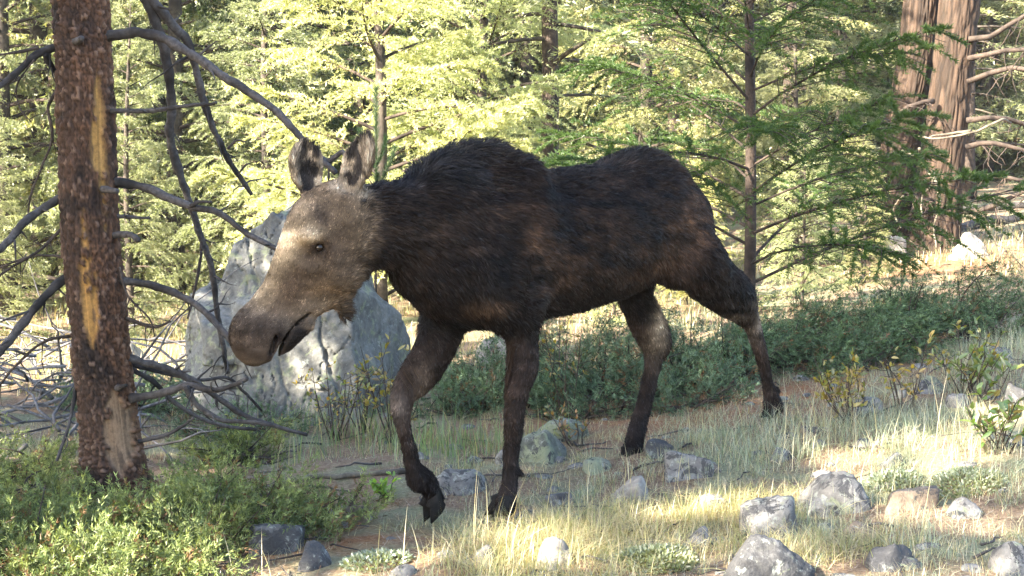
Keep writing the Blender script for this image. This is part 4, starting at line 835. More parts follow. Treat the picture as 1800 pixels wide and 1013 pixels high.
V = (V - np.array([-1.43, 8.75, -.15])) * np.array([.86, .9, .93]) + np.array([-1.43, 8.75, -.15])
add('boulder', V, Fq, M['granite'], None, label='big cracked grey granite boulder with greenish lichen behind the moose head', cat='boulder', origin=(-1.45, 9.2, -.1))
del Xg, W, bf
def ico_sphere(sub):
    import bmesh
    bm = bmesh.new(); bmesh.ops.create_icosphere(bm, subdivisions=sub, radius=1.)
    V = np.array([v.co[:] for v in bm.verts]); Fc = np.array([[v.index for v in f_.verts] for f_ in bm.faces]); bm.free(); return V, Fc
ICO = ico_sphere(5); ICO4 = ico_sphere(4); ICO3 = ico_sphere(3); ICO2 = ico_sphere(2)
def stone(seed, w, h, depth, round_=.5, tilt=0.):
    g = np.random.default_rng(seed); D, Fc = ICO if max(w, h) > .38 else (ICO4 if max(w, h) > .1 else ICO3)
    nn = nrm(g.normal(0, 1, (13, 3)) * np.array([1, 1, .9])); dd = g.uniform(.55, .95, 13)
    if round_ < .45:
        e_ = lambda: g.normal(0, .16, 3); bn = nrm(np.array([np.array([.05, 0, 1.]) + e_(), np.array([1, -.1, .15]) + e_(), np.array([-1, -.1, .1]) + e_(), np.array([0, -1, .25]) + e_()])); nn = np.concatenate([nn, bn]); dd = np.r_[np.maximum(dd, .8), g.uniform(.42, .55), .62, .62, .5]
    c = D @ nn.T; rr = np.where(c > .05, dd / np.maximum(c, .05), 9.); k = 12 + 22 * (1 - round_)
    r = -np.log(np.exp(-k * np.minimum(rr, 1.15)).sum(1) + np.exp(-k * 1.02)) / k
    r *= 1 + .14 * fbm(D, 1.6, 3, seed) + .07 * fbm(D, 5, 3, seed + 3) + .03 * fbm(D, 15, 3, seed + 4)
    P = D * r[:, None]; P = P / np.array([np.abs(P[:, 0]).max(), np.abs(P[:, 1]).max(), P[:, 2].max()])
    P *= np.array([w / 2, depth / 2, 1.]); P[:, 2] = np.where(P[:, 2] > 0, P[:, 2] * h, P[:, 2] * h * .5)
    if tilt: x, z = P[:, 0].copy(), P[:, 2].copy(); P[:, 0] = x * math.cos(tilt) - z * math.sin(tilt); P[:, 2] = x * math.sin(tilt) + z * math.cos(tilt)
    return P, Fc
ROCK_INFO = {
 'big': ('stone_dark', 'broad dark stone crusted with lichen at the bottom of the picture', .8, 0, .30),
 'b2': ('stone_grey', 'blocky grey stone with a flat pale top and black lichen', .46, 0, .24),
 'b3': ('stone_grey', 'angular blue grey stone with black patches, left of the blocky stone', .35, .1, .2),
 'b4': ('stone_brown', 'wedge shaped brown stone with a sunlit top, right of the blocky stone', .3, -.25, .18),
 'b5': ('stone_moss', 'humped lichen stone just behind the standing foreleg', .5, .1, .3),
 'b6': ('stone_grey', 'low rounded stone between the two forelegs', .8, 0, .3),
 'b7': ('stone_grey', 'flat topped stone with a broken tan corner in front of the hind hoof', .4, 0, .2),
 'b8': ('stone_pale', 'pale sunlit stone in dry grass between fore and hind hooves', .3, .15, .18),
 'b9': ('stone_grey', 'small blue grey stone leaning in the grass right of the standing forehoof', .4, .4, .1),
 'b10': ('stone_pale', 'pale cream stone at the bottom edge below the standing forehoof', .62, .2, .16),
 'b12': ('stone_dark', 'dark small stone beside the forward hind hoof', .4, 0, .14),
 'b13': ('stone_dark', 'dark stone emerging from under the sunlit juniper', .4, -.2, .22),
 'b14': ('stone_dark', 'dark stone at the bottom edge next to the juniper stone', .6, 0, .15),
 'b15': ('stone_brown', 'brown hollow stone left of the raised hoof', .3, 0, .14),
 'b16': ('stone_grey', 'small upright grey stone at the juniper tip', .5, .3, .12),
 'b17': ('stone_moss', 'low shaded stone under the juniper behind the humped stone', .5, 0, .22),
 'b18': ('stone_brown', 'flat rust brown stone in the grass below the yellow leaved bush', .3, 0, .14),
 'b19': ('stone_grey', 'flat grey stone in the middle of the right hand grass', .5, 0, .12),
 'b20': ('stone_grey', 'grey stone half sunk in grass above the blocky stone', .5, 0, .12),
 'b21': ('stone_grey', 'wide flat grey stone high on the right bank', .5, 0, .2),
 'b22': ('stone_grey', 'small grey stone below the wide flat one on the bank', .5, 0, .12),
 'b23': ('stone_grey', 'grey stone at the right edge below the juniper tip', .5, 0, .2),
 'b24': ('stone_grey', 'rounded grey blue stone cut by the lower right picture corner', .7, 0, .2),
 'b25': ('stone_pale', 'white standing stone at the foot of the twin trunked fir', .4, .1, .24),
 'b26': ('stone_pale', 'slanting slab in full sun right of the twin trunked fir', .3, -.35, .4),
 'b27': ('stone_grey', 'little flat stone right of the tan cornered stone', .5, 0, .12),
 'b28': ('stone_grey', 'small stone tucked behind the standing foreleg', .5, 0, .12),
 'b29': ('stone_dark', 'grey stone by the broad leaved plant at the right edge', .5, .2, .16),
 'b30': ('stone_grey', 'grey stone under the stems of the yellow leaved bush', .5, 0, .15),
 'b31': ('stone_grey', 'tiny stone peeking over the blocky stone', .5, 0, .08),
 'b32': ('stone_brown', 'small brown chip of stone below the tan cornered stone', .4, 0, .1),
 'b33': ('stone_pale', 'small pale stone right of the yellow leaved bush', .5, 0, .1),
 'b34': ('granite', 'leaning slab propped at the right foot of the boulder', .2, .45, .3),
 'b36': ('stone_grey', 'half buried grey stone at the bottom edge left of the pale cream stone', .6, 0, .2),
 'b37': ('stone_grey', 'sunken grey stone between the woolly cushion plant and the blue grey stone', .5, 0, .16),
 'b38': ('stone_dark', 'dark half buried stone at the bottom edge right of the broad dark stone', .5, 0, .2),
 'b39': ('stone_grey', 'half buried grey stone right of the wedge shaped brown stone', .5, 0, .16),
 'b40': ('stone_moss', 'mossy half buried stone in the grass above the pale sunlit stone', .5, 0, .16),
 'b41': ('stone_grey', 'half buried stone in the dry grass left of the blue grey stone', .45, 0, .16),
 'b35': ('stone_brown', 'low brown stone below the blocky stone, behind the dark one', .5, 0, .14)}
for n_, (k, (mt, lab, rd, ti, dep)) in enumerate(ROCK_INFO.items()):
    x, y, z, w, h = ROCKS[k]; P, Fc = stone(100 + n_, w, h, dep * 1.1, rd, ti)
    y2 = y + dep * .45; zz_ = float(gz(x, y2)); zf = float(gz(x, y))
    P = P + np.array([x, y2, min(zz_, zf + .04) - .025]); add('stone' if k != 'b26' else 'slab', P, Fc, M[mt], None, label=lab, cat='stone', group='stones in the clearing', origin=(x, y2, zz_))
for n_, (x, y, w, h) in enumerate([(-5.2, 12.8, .5, .25), (-3.3, 11.5, .35, .2), (-.1, 10.6, .4, .2)]):
    P, Fc = stone(200 + n_, w, h, w * .8, .5); zz_ = float(gz(x, y))
    add('stone', P + np.array([x, y, zz_]), Fc, M['stone_pale'], None, label=['pale stone in the sunny strip left of the dead pine', 'pale stone in the sunny strip right of the dead pine', 'pale stone behind the moose belly'][n_], cat='stone', group='stones in the clearing', origin=(x, y, zz_))
# ------------------------------------------------------------------ old twin trunked fir
def big_trunk(pts, seed, na=120, nz=190):
    Q = np.asarray(pts, float); t = np.linspace(0, 1, nz); zs = Q[0, 2] + (Q[-1, 2] - Q[0, 2]) * t
    cx, cy, cr = [np.interp(zs, Q[:, 2], Q[:, i]) for i in (0, 1, 3)]
    a = np.arange(na) / na * 2 * math.pi; A, Z = np.meshgrid(a, zs)
    Pn = np.stack([np.sin(A), np.cos(A), Z * .35], -1)
    u = A / (2 * math.pi) * 30 + .9 * vnoise(np.stack([np.sin(A) * 2, np.cos(A) * 2, Z * 1.3], -1), 1., seed)
    f1, f2, idc = vor2(u, Z * 2.0 + .25 * vnoise(np.stack([np.sin(A) * 4, np.cos(A) * 4, Z * 3], -1), 1., seed + 5), seed, wrap=30)
    r = cr[:, None] * (1 + .06 * vnoise(Pn, 1.5, seed + 3)) + .018 * sstep(.0, .35, f2 - f1) + .02 * fbm(np.stack([np.sin(A) * 9, np.cos(A) * 9, Z * 7], -1), 1, 4, seed + 7)
    r = r * (1 + .5 * np.exp(-(Z - zs[0]) / .45))
    V = np.stack([cx[:, None] + r * np.sin(A), cy[:, None] - r * np.cos(A), Z], -1).reshape(-1, 3)
    i = np.arange(nz - 1)[:, None] * na; j = np.arange(na)[None]; k = (j + 1) % na
    tone = (.45 + .8 * idc) * (.5 + .5 * sstep(0, .3, f2 - f1))
    c = np.array([.048, .031, .021])[None, None] * tone[..., None]; gr = sstep(.2, .5, fbm(Pn, 2.2, 3, seed + 9))[..., None]
    c = c * (1 - .5 * gr) + np.array([.05, .038, .028]) * .5 * gr * tone[..., None]
    return V, np.stack([i + j, i + na + j, i + na + k, i + k], -1).reshape(-1, 4), c.reshape(-1, 3)
twin = thing('old_fir', 'massive old fir with two furrowed trunks joined at the base', 'tree', (5.5, 18.0, .4))
for pts, sd in (([(4.98, 18.2, .3, .30), (5.22, 18.2, 1.6, .245), (5.46, 18.2, 3.2, .22), (5.8, 18.2, 9, .17)], 3), ([(5.60, 17.8, .35, .28), (5.72, 17.8, 1.6, .25), (5.9, 17.8, 4, .24), (6.1, 17.8, 9, .18)], 4)):
    V, Fq, c = big_trunk(pts, sd); add('trunk', V, Fq, M['pine_bark'], twin, col=c)
g = np.random.default_rng(8)
def wander(p, d, l, n, curl=.25, sag=-.1):
    pts = [np.array(p, float)]; d = nrm(np.array(d, float))
    for _ in range(n): d = nrm(d + g.normal(0, curl, 3) + np.array([0, 0, sag])); pts.append(pts[-1] + d * l / n)
    return np.array(pts)
for z, dx, l, mt in [(1.55, .9, 1.5, 'dark_twig'), (2.25, 1., 2.4, 'dark_twig'), (2.75, 1, 2.6, 'dark_twig'), (3.05, .9, 2.2, 'dark_twig'), (1.2, -.5, .5, 'dark_twig'), (2.5, -.8, .9, 'dark_twig'), (3.3, 1, 2.4, 'dark_twig'), (1.05, 1, 1.8, 'dark_twig'), (1.9, .8, 1.6, 'dark_twig')]:
    P = wander((5.72 + .22 * np.sign(dx), 17.55, z), (dx, -.5, .25), l, 9, .18, -.05); L = [tube(P, np.linspace(.04, .008, 10), 7)]
    for q in range(14):
        i = g.integers(1, 9); L.append(tube(wander(P[i], (g.normal(0, .6), g.normal(0, .6), -.7), g.uniform(.2, .7), 5, .35, -.15), np.linspace(.009, .003, 6), 4))
    V, Fl = tubes(L); add('branch', V, Fl, M[mt], twin)
# hanging pale dead branch in front of the twin trunks
snag = thing('dead_branch', 'pale bleached dead branch hanging in front of the twin trunked fir', 'branch', (5.1, 15.6, .45))
L = []
for pts in ([(1700, 230), (1660, 238), (1630, 245)], [(1775, 215), (1745, 212), (1720, 225), (1690, 236), (1640, 243), (1610, 232), (1590, 222)], [(1612, 262), (1635, 285), (1640, 320), (1628, 350), (1618, 385)], [(1640, 300), (1638, 350), (1633, 400), (1632, 432)], [(1590, 265), (1612, 280), (1622, 293)], [(1575, 345), (1585, 370), (1592, 402)]):
    P = [];
    for (x, y) in pts:
        X = (x - 900) / 2345.; Zv = (506.5 - y) / 2345.; cp, sp = math.cos(math.radians(4.55)), math.sin(math.radians(4.55)); dy = cp + Zv * sp; dz = -sp + Zv * cp
        P.append((X / dy * 15.6, 15.6 + .3 * math.sin(x), 1.45 + dz / dy * 15.6))
    P = catmull(P, 6); P += .012 * np.stack([vnoise(P, 9, 1), vnoise(P, 9, 2), vnoise(P, 9, 3)], -1); L.append(tube(P, np.linspace(.018, .008, len(P)), 7))
V, Fl = tubes(L); add('limb', V, Fl, M['pale_twig'], snag)
# ------------------------------------------------------------------ green sapling in front of it
fx, fy = 1.80, 10.1
def sapling():
    s = dict(seed=21, H=6.4, R=1.85, base=.5, nb=90, nleaf=240000, ll=.04, lw=.0038, asc=.42, droop=.22, brr=.55, vary=1.3, fuzz=.65, trunk_r=.036, spread=.6, c0=(.03, .062, .018), c1=(.085, .135, .035), inner=.16, power=.55, hang=-.05, twig_wood=16, sides=6)
    return conifer(**s)
(tv, tq, tt), (wv_, wf), (lv, lf, lc) = sapling()
o = np.array(on_ground(fx, fy)); fir = thing('fir_sapling', 'young green fir with a thin dark trunk and long open branches behind the moose rump', 'tree', tuple(o))
add('trunk', tv + o, [tq, tt], M['dark_twig'], fir); add('branches', wv_ + o, wf, M['dark_twig'], fir); add('crown', lv + o, lf, M['fir_leaf'], fir, col=lc, smooth=False, kind='stuff')
# seedling behind the ears: upright shoots with long needles
sd0 = np.array(on_ground(-1.05, 10.2)); sl = thing('pine_seedling', 'slender young pine with upright bottlebrush shoots above the near ear', 'tree', tuple(sd0))
L = []; NV = []; NC = []
shoots = [(np.array([0, 0, 0.]), np.array([.02, 0, 2.25]), .011)] + [(np.array([0, 0, z]), np.array([dx, dy, dz]), .006) for z, dx, dy, dz in [(1.45, .16, 0, .35), (1.5, -.17, .05, .32), (1.2, .28, -.05, .45), (1.15, -.24, 0, .4), (1.3, .05, -.2, .3), (1.62, .09, .04, .26), (1.68, -.1, 0, .25), (.9, .3, .1, .4), (.9, -.3, 0, .4)]]
for p0, dv, r0 in shoots:
    t = np.linspace(0, 1, 7)[:, None]; P = p0 + dv * t + np.array([0, 0, .12]) * (t ** 2 - t) ; L.append(tube(P + sd0, np.linspace(r0, .003, 7), 6))
    n = int(1100 * np.linalg.norm(dv) + 260); tt_ = g.random(n) ** .8; tt_ = np.where(r0 > .01, .45 + .55 * tt_, .25 + .75 * tt_)
    B = p0 + dv * tt_[:, None] + np.array([0, 0, .12]) * (tt_ ** 2 - tt_)[:, None]; ax = nrm(dv)
    d = nrm(ax * .8 + nrm(np.cross(g.normal(0, 1, (n, 3)), ax)) * .75); l = g.uniform(.035, .065, (n, 1)); w = nrm(np.cross(d, g.normal(0, 1, (n, 3)))) * .0012
    NV.append(np.stack([B - w, B + w, B + d * l], 1).reshape(-1, 3) + sd0); NC.append(np.repeat(np.array([.04, .075, .035]) * g.uniform(.5, 1.5, (n, 1)), 3, 0))
V, Fl = tubes(L); add('stem', V, Fl, M['conifer_bark'], sl)
V = np.concatenate(NV); add('needles', V, np.arange(len(V)).reshape(-1, 3), M['fir_leaf'], sl, col=np.concatenate(NC), smooth=False, kind='stuff')
print('part4', round(time.time() - T0, 1))
# ------------------------------------------------------------------ junipers
def juniper(seed, lobes, n, c0, c1, nd=26, spray=.10, lift=.55, lean=(0, 0), bare=.0):
    """lobes: (x, y, rx, ry, h). Sprays of short needles over lumpy low domes, on woody stems"""
    g = np.random.default_rng(seed); A = np.array(lobes); w = A[:, 2] * A[:, 3]; k = g.choice(len(A), n, p=w / w.sum())
    r = np.sqrt(g.random(n)); th = g.random(n) * 2 * math.pi
    lx, ly = r * np.cos(th), r * np.sin(th); x = A[k, 0] + lx * A[k, 2]; y = A[k, 1] + ly * A[k, 3]
    lump = .85 + .45 * vnoise(np.stack([x, y, 0 * x], -1), 5, seed) + .32 * vnoise(np.stack([x, y, 0 * x], -1), 13, seed + 1)
    h = A[k, 4] * np.sqrt(np.clip(1 - r ** 2, 0, 1)) ** .7 * lump + .03
    dep = g.random(n) ** 2.2                      # most sprays lie near the surface
    z0 = gz(x, y); z = z0 + h * (1 - .75 * dep)
    # sprays sit in bunches on shared shoots
    per = 15; na_ = n // per; q = np.repeat(np.arange(na_), per); n = len(q); k = k[q]; r = r[q]; lx = lx[q]; ly = ly[q]; dep = np.clip(dep[q] + g.normal(0, .06, n), 0, 1)
    P = np.stack([x[q], y[q], z[q]], -1)
    out = np.stack([lx + lean[0], ly + lean[1], np.full(n, lift) + .5 * (1 - r)], -1); sh_ = nrm(nrm(out) + g.normal(0, .5, (na_, 3))[q] + np.array([0, 0, .1])); P = P + sh_ * (g.uniform(-2.4, .9, n) * spray)[:, None] + g.normal(0, spray * .26, (n, 3)); d = nrm(sh_ + g.normal(0, .42, (n, 3)))
    L = spray * g.uniform(.6, 1.5, n)
    # needles
    kk = np.repeat(np.arange(n), nd); m_ = len(kk); s = g.random(m_); ax = d[kk]
    side = nrm(np.cross(ax, g.normal(0, 1, (m_, 3)))); fan = (s * (1 - s) * 2.2)[:, None]
    B = P[kk] + ax * (L[kk] * (s - .35))[:, None] + side * (fan * .18 * L[kk][:, None] * g.random((m_, 1)))
    dd = nrm(ax * .9 + side * .62 + g.normal(0, .12, (m_, 3))); nl = g.uniform(.013, .026, (m_, 1)) * (spray / .10) ** .5; wv = nrm(np.cross(dd, g.normal(0, 1, (m_, 3)))) * nl * .12
    V = np.stack([B - wv, B + wv, B + dd * nl], 1).reshape(-1, 3)
    tone = np.clip(.5 + .35 * vnoise(P, 9, seed + 4) + g.normal(0, .2, n), 0, 1)[:, None]; C = np.array(c0) * (1 - tone) + np.array(c1) * tone
    brown = (g.random(n) < .05 + bare * (dep > .3))[:, None]; C = np.where(brown, np.array([.12, .065, .03]), C)
    C = np.repeat(C[kk] * g.uniform(.75, 1.3, (m_, 1)) * (.5 + 1.0 * s[:, None]), 3, 0)
    # stems
    Ls = []
    for q in range(min(240, n // 14)):
        i = g.integers(0, n); c = A[k[i]]; p0 = np.array([c[0] + g.normal(0, .25) * c[2], c[1] + g.normal(0, .25) * c[3], 0]); p0[2] = gz(p0[0], p0[1]) + .02
        p1 = P[i]; mid = (p0 + p1) / 2 + g.normal(0, .04, 3) + np.array([0, 0, -.03])
        Ls.append(tube(catmull([p0, mid, p1], 4), np.linspace(.009, .002, 9), 5, cap=False))
    Vs, Fs = tubes(Ls)
    return (V, np.arange(len(V)).reshape(-1, 3), C), (Vs, Fs)
def put_juniper(label, seed, lobes, n, c0, c1, **kw):
    (V, Fl, C), (Vs, Fs) = juniper(seed, lobes, n, c0, c1, **kw); x, y = lobes[0][0], lobes[0][1]
    r = thing('juniper', label, 'shrub', on_ground(x, y, 0)); add('foliage', V, Fl, M['juniper'], r, col=C, smooth=False, kind='stuff'); add('stems', Vs, Fs, M['dark_twig'], r, kind='stuff')
JG0, JG1 = (.05, .075, .026), (.21, .24, .085); JB0, JB1 = (.036, .07, .042), (.125, .18, .11)
put_juniper('spreading bright green juniper in front of the dead pine', 31, [(-1.45, 5.65, .45, .36, .20), (-1.1, 5.9, .42, .33, .19), (-1.85, 5.4, .40, .40, .23), (-.86, 6.1, .26, .26, .15), (-1.4, 5.15, .34, .32, .19), (-2.3, 5.4, .4, .45, .22), (-1.75, 4.9, .45, .33, .18), (-1.45, 6.25, .40, .22, .11)], 6500, JG0, JG1, bare=.18)
put_juniper('darker juniper at the left edge behind the bright green one', 32, [(-2.45, 6.4, .4, .4, .13), (-2.8, 7.2, .5, .4, .13), (-1.6, 7.6, .35, .3, .12)], 2000, JG0, JG1)
put_juniper('blue green juniper between the forelegs and the hind legs, behind the moose', 33, [(.55, 8.75, .70, .50, .46), (0, 8.75, .55, .45, .40), (1.05, 8.6, .5, .5, .42), (-.3, 8.6, .38, .35, .30), (.45, 8.2, .5, .25, .24), (1.1, 8.05, .35, .3, .22), (.15, 8.95, .22, .2, .60), (.85, 8.9, .2, .2, .62), (1.2, 8.8, .16, .2, .58)], 5200, JB0, JB1, bare=.1, spray=.11)
put_juniper('dark juniper rising to a pointed sunlit tip at the right', 34, [(1.95, 8.9, .6, .5, .30), (2.5, 9.0, .55, .5, .31), (3.0, 9.1, .45, .4, .32), (3.4, 9.15, .30, .25, .36), (1.5, 8.6, .45, .4, .30), (2.2, 8.5, .5, .3, .18), (1.62, 8.9, .22, .2, .52), (2.15, 9.0, .2, .2, .50), (2.75, 9.15, .2, .2, .50), (3.25, 9.3, .22, .2, .54), (3.6, 9.3, .16, .16, .50)], 5200, (.04, .07, .032), (.115, .165, .08), lean=(1.0, 0), lift=.5, bare=.1, spray=.12)
put_juniper('low grey green juniper mat between boulder and dead pine', 35, [(-2.6, 9.3, .6, .5, .18), (-1.7, 8.2, .45, .25, .14)], 1800, JB0, JB1)
# ------------------------------------------------------------------ leafy shrubs
def leaf_quads(B, d, n_, l, w):
    """pointed oval leaves, folded a little along the midrib: 6 points each"""
    s = nrm(np.cross(d, n_)); n2 = np.cross(s, d); l = l[:, None]; w = w[:, None]
    pts = [B, B + d * l * .35 + s * w + n2 * w * .35, B + d * l * .7 + s * w * .8 + n2 * w * .25 - n2 * l * .05, B + d * l - n2 * l * .14, B + d * l * .7 - s * w * .8 + n2 * w * .25 - n2 * l * .05, B + d * l * .35 - s * w + n2 * w * .35, B + d * l * .55 - n2 * l * .03]
    V = np.stack(pts, 1).reshape(-1, 3); i = np.arange(len(B)) * 7
    Fq = np.concatenate([np.stack([i + a, i + b, i + 6, i + 6], -1)[:, :3] for a, b in ((0, 1), (1, 2), (2, 3), (3, 4), (4, 5), (5, 0))])
    return V, Fq
def shrub(label, xy, h, wid, nst, nl, ll, cols, seed, name='shrub', cat='shrub', spread=.3):
    g = np.random.default_rng(seed); x0, y0 = xy; r = thing(name, label, cat, on_ground(x0, y0, 0)); o = np.array(r.location)
    St = []; LB = []; LD = []
    for q in range(nst):
        a = g.random() * 6.28; b0 = o + np.array([math.cos(a), math.sin(a), 0]) * g.random() * wid * .18; b0[2] = gz(b0[0], b0[1])
        top = b0 + np.array([math.cos(a) * wid * .5 * g.random() ** .6, math.sin(a) * wid * .5 * g.random() ** .6, h * g.uniform(.5, 1.0)])
        P = catmull([b0, (b0 + top) / 2 + g.normal(0, .02, 3), top], 5); St.append(tube(P, np.linspace(.0045, .0016, len(P)), 5, cap=False))
        for s_ in range(g.integers(3, 7)):
            i = g.integers(4, len(P)); d = nrm(g.normal(0, 1, 3) * np.array([1, 1, .4]) + np.array([0, 0, .6])); l = g.uniform(.04, .12) * (h / .45)
            St.append(tube(np.array([P[i], P[i] + d * l * .6, P[i] + d * l + np.array([0, 0, .01])]), np.array([.002, .0016, .001]), 4, cap=False))
            n = max(3, int(nl / nst / 4)); t = g.random(n) ** .6; LB.append(P[i] + d * l * t[:, None]); LD.append(nrm(d + g.normal(0, .7, (n, 3)) + np.array([0, 0, .3])))
    Vs, Fs = tubes(St); add('stems', Vs, Fs, M['dark_twig'], r, kind='stuff')
    B = np.concatenate(LB); D = np.concatenate(LD); n = len(B)
    V, Fl = leaf_quads(B, D, nrm(g.normal(0, .6, (n, 3)) + np.array([0, -.3, 1.])), ll * g.uniform(.6, 1.3, n), ll * .22 * g.uniform(.7, 1.2, n))
    cc = np.array(cols)[g.integers(0, len(cols), n)] * g.uniform(.7, 1.25, (n, 1))
    add('leaves', V, Fl, M['leaf'], r, col=np.repeat(cc, 7, 0), smooth=False, kind='stuff')
YL = [(.26, .21, .03), (.30, .22, .03), (.17, .18, .035), (.22, .14, .025)]; GL = [(.08, .13, .03), (.11, .16, .04), (.14, .17, .04)]
shrub('yellow leaved bush standing between the boulder and the raised foreleg', SPOT['shrubA'][:2], .62, .34, 9, 190, .045, YL, 41)
shrub('low yellow and green bush at the right foot of the boulder', SPOT['shrubE'][:2], .48, .4, 10, 130, .035, YL + GL, 42)
shrub('small sparse yellow leaved bush in front of the boulder face', SPOT['shrubF'][:2], .45, .3, 6, 70, .035, YL, 43)
shrub('yellow leaved bush with dark stems right of the trailing hind hoof', SPOT['shrubB'][:2], .40, .42, 14, 230, .042, YL, 44)
shrub('thin yellow leaved bush in front of the dark juniper', SPOT['shrubC'][:2], .40, .25, 7, 90, .042, YL, 45)
shrub('green and yellow bush beneath the pointed juniper tip', SPOT['shrubD'][:2], .36, .36, 9, 110, .045, YL + GL, 46)
shrub('yellow leaved twigs poking out of the juniper behind the standing foreleg', (.35, 8.2), .62, .5, 9, 90, .032, YL, 47)
shrub('small bush with a few orange leaves in the shade behind the humped stone', SPOT['shrubH'][:2], .22, .3, 6, 40, .035, [(.25, .13, .03), (.12, .13, .03)], 48)
shrub('green leafed bush in the grass left of the raised foreleg', SPOT['shrubI'][:2], .42, .4, 9, 120, .035, YL + GL + GL, 49)
shrub('broad leaved green plant at the right edge above the stones', SPOT['broad'][:2], .27, .42, 10, 46, .058, [(.10, .17, .03), (.15, .2, .04), (.2, .15, .05)], 50, 'broadleaf_plant', 'plant')
shrub('broad leaved plant higher up the bank at the right edge', SPOT['broad2'][:2], .32, .45, 9, 50, .058, GL, 51, 'broadleaf_plant', 'plant')
shrub('tiny bright green plant beside the raised hoof', (-.62, 6.5), .1, .14, 4, 16, .05, [(.2, .35, .04)], 52, 'leafy_plant', 'plant')
# ------------------------------------------------------------------ grass
def blades(B, h, lean, wid, col, seed, nseg=3, curl=.5):
    g = np.random.default_rng(seed); n = len(B); a = g.random(n) * 6.28; ld = np.stack([np.cos(a), np.sin(a), 0 * a], -1)
    ld = nrm(ld + lean) if np.ndim(lean) == 2 else ld
    tl = g.uniform(.1, 1., n) * curl; h = h[:, None]; sd = nrm(np.cross(ld, np.array([0, 0, 1.]) + g.normal(0, .4, (n, 3)))) * wid[:, None]
    rows = []
    for s in range(nseg + 1):
        t = s / nseg; P = B + np.array([0, 0, 1.]) * h * (t - .28 * (tl[:, None] * t) ** 2) + ld * h * tl[:, None] * t ** 1.7; w = (1 - t) ** .7
        if s < nseg: rows += [P - sd * w, P + sd * w]
        else: rows += [P]
    V = np.stack(rows, 1).reshape(-1, 3); m_ = len(rows); i = np.arange(n) * m_
    Q = np.concatenate([np.stack([i + 2 * s, i + 2 * s + 1, i + 2 * s + 3, i + 2 * s + 2], -1) for s in range(nseg - 1)]); T = np.stack([i + 2 * nseg - 2, i + 2 * nseg - 1, i + 2 * nseg], -1)
    return V, [Q, T], np.repeat(col, m_, 0)
g = np.random.default_rng(77)
def tufts(centres, per, sig, h0, h1, cols, wid, seed, curl=.8):
    Bs = []; Hs = []; Cs = []
    for (x, y, s_) in centres:
        n = int(per * s_); dx = g.normal(0, sig * s_ ** .5, (n, 2)); X = x + dx[:, 0]; Y = y + dx[:, 1]; Bs.append(np.stack([X, Y, gz(X, Y) - .005], -1)); Hs.append(g.uniform(h0, h1, n) * s_ ** .3); Cs.append(np.array(cols)[g.integers(0, len(cols), n)] * g.uniform(.7, 1.3, (n, 1)))
    B = np.concatenate(Bs); h = np.concatenate(Hs); c = np.concatenate(Cs)
    return blades(B, h, 0, wid * g.uniform(.6, 1.3, len(B)), c, seed, curl=curl)
GREEN = [(.14, .19, .10), (.18, .23, .13), (.22, .25, .16), (.3, .29, .18)]; STRAW = [(.42, .34, .18), (.5, .42, .25), (.33, .28, .14), (.3, .3, .14)]; BLUE = [(.18, .24, .17), (.24, .29, .21), (.32, .34, .25), (.48, .44, .31)]
# sunny tussocks in front of the moose
c1 = [(x, y, s_) for x, y, s_ in [(.05, 5.35, 2.2), (-.1, 5.2, 1.6), (.25, 5.25, 1.6), (.38, 5.6, 1.2), (.55, 5.5, 1.3), (.2, 5.6, .9), (.75, 5.75, 1.1), (.62, 5.15, .8), (.95, 5.6, 1.4), (1.1, 5.75, 1.4), (.9, 5.9, .9), (1.15, 5.0, 1.1), (1.35, 5.1, 1.0), (.0, 4.95, 1.2), (.35, 4.9, .8), (.85, 5.2, .7), (.48, 5.95, .8), (.15, 5.9, .6)]]
V, Fl, C = tufts(c1, 460, .095, .04, .15, STRAW + [(.25, .28, .1)], .0013, 1, 1.7); add('dry_grass', V, Fl, M['grass'], None, col=C, smooth=False, kind='stuff', label='straw coloured tussock grass lit by sun in front of the moose')
# random small clumps over the clearing
c2 = []
for i in range(600):
    x = g.uniform(-3.2, 5.2); y = 4.6 + 5.2 * g.random() ** 1.1
    if x > .55 * y + .9: continue
    lushr = vnoise(np.array([[x, y, 0]]), 1.1, 90)[0]
    if lushr < -.15 and x < .9: continue
    c2.append((x, y, g.uniform(.25, 1.0)))
V, Fl, C = tufts(c2, 75, .05, .03, .13, GREEN + BLUE + [(.35, .3, .18)], .0014, 2, 1.3)
p1_ = (V, Fl, C)
c3 = [(x, y, s_) for x, y, s_ in [(1.5, 7.0, 1.8), (1.75, 6.9, 1.5), (1.25, 7.2, 1.6), (1.0, 7.1, 1.2), (1.4, 6.6, 1.3), (2.0, 7.0, 1.4), (2.3, 6.9, 1.2), (1.2, 6.75, 1.2), (1.9, 6.5, 1.0), (2.6, 7.6, 1.4), (2.0, 7.5, 1.2), (2.9, 8.1, 1.3), (1.7, 5.9, .9), (2.1, 5.7, 1.0), (1.55, 5.05, 1.0), (1.3, 5.35, .8), (3.1, 8.6, 1.5), (3.4, 8.7, 1.5), (2.2, 6.2, 1.0)]]
p2_ = tufts(c3, 210, .11, .05, .19, BLUE, .0013, 3, 1.25)
c4 = [(x, y, s_) for x, y, s_ in [(-.75, 7.9, 1.3), (-.95, 8.1, 1.2), (-.4, 7.7, 1.3), (-.2, 7.75, 1.2), (-.55, 7.5, .9), (-1.3, 8.4, 1.0), (-.1, 7.4, .8), (-1.1, 7.6, .8), (.12, 7.7, .7), (-.35, 7.3, .7)]]
p3_ = tufts(c4, 85, .14, .07, .26, [(.09, .16, .06), (.12, .2, .08), (.15, .22, .08), (.3, .27, .14)], .0028, 4, .6)
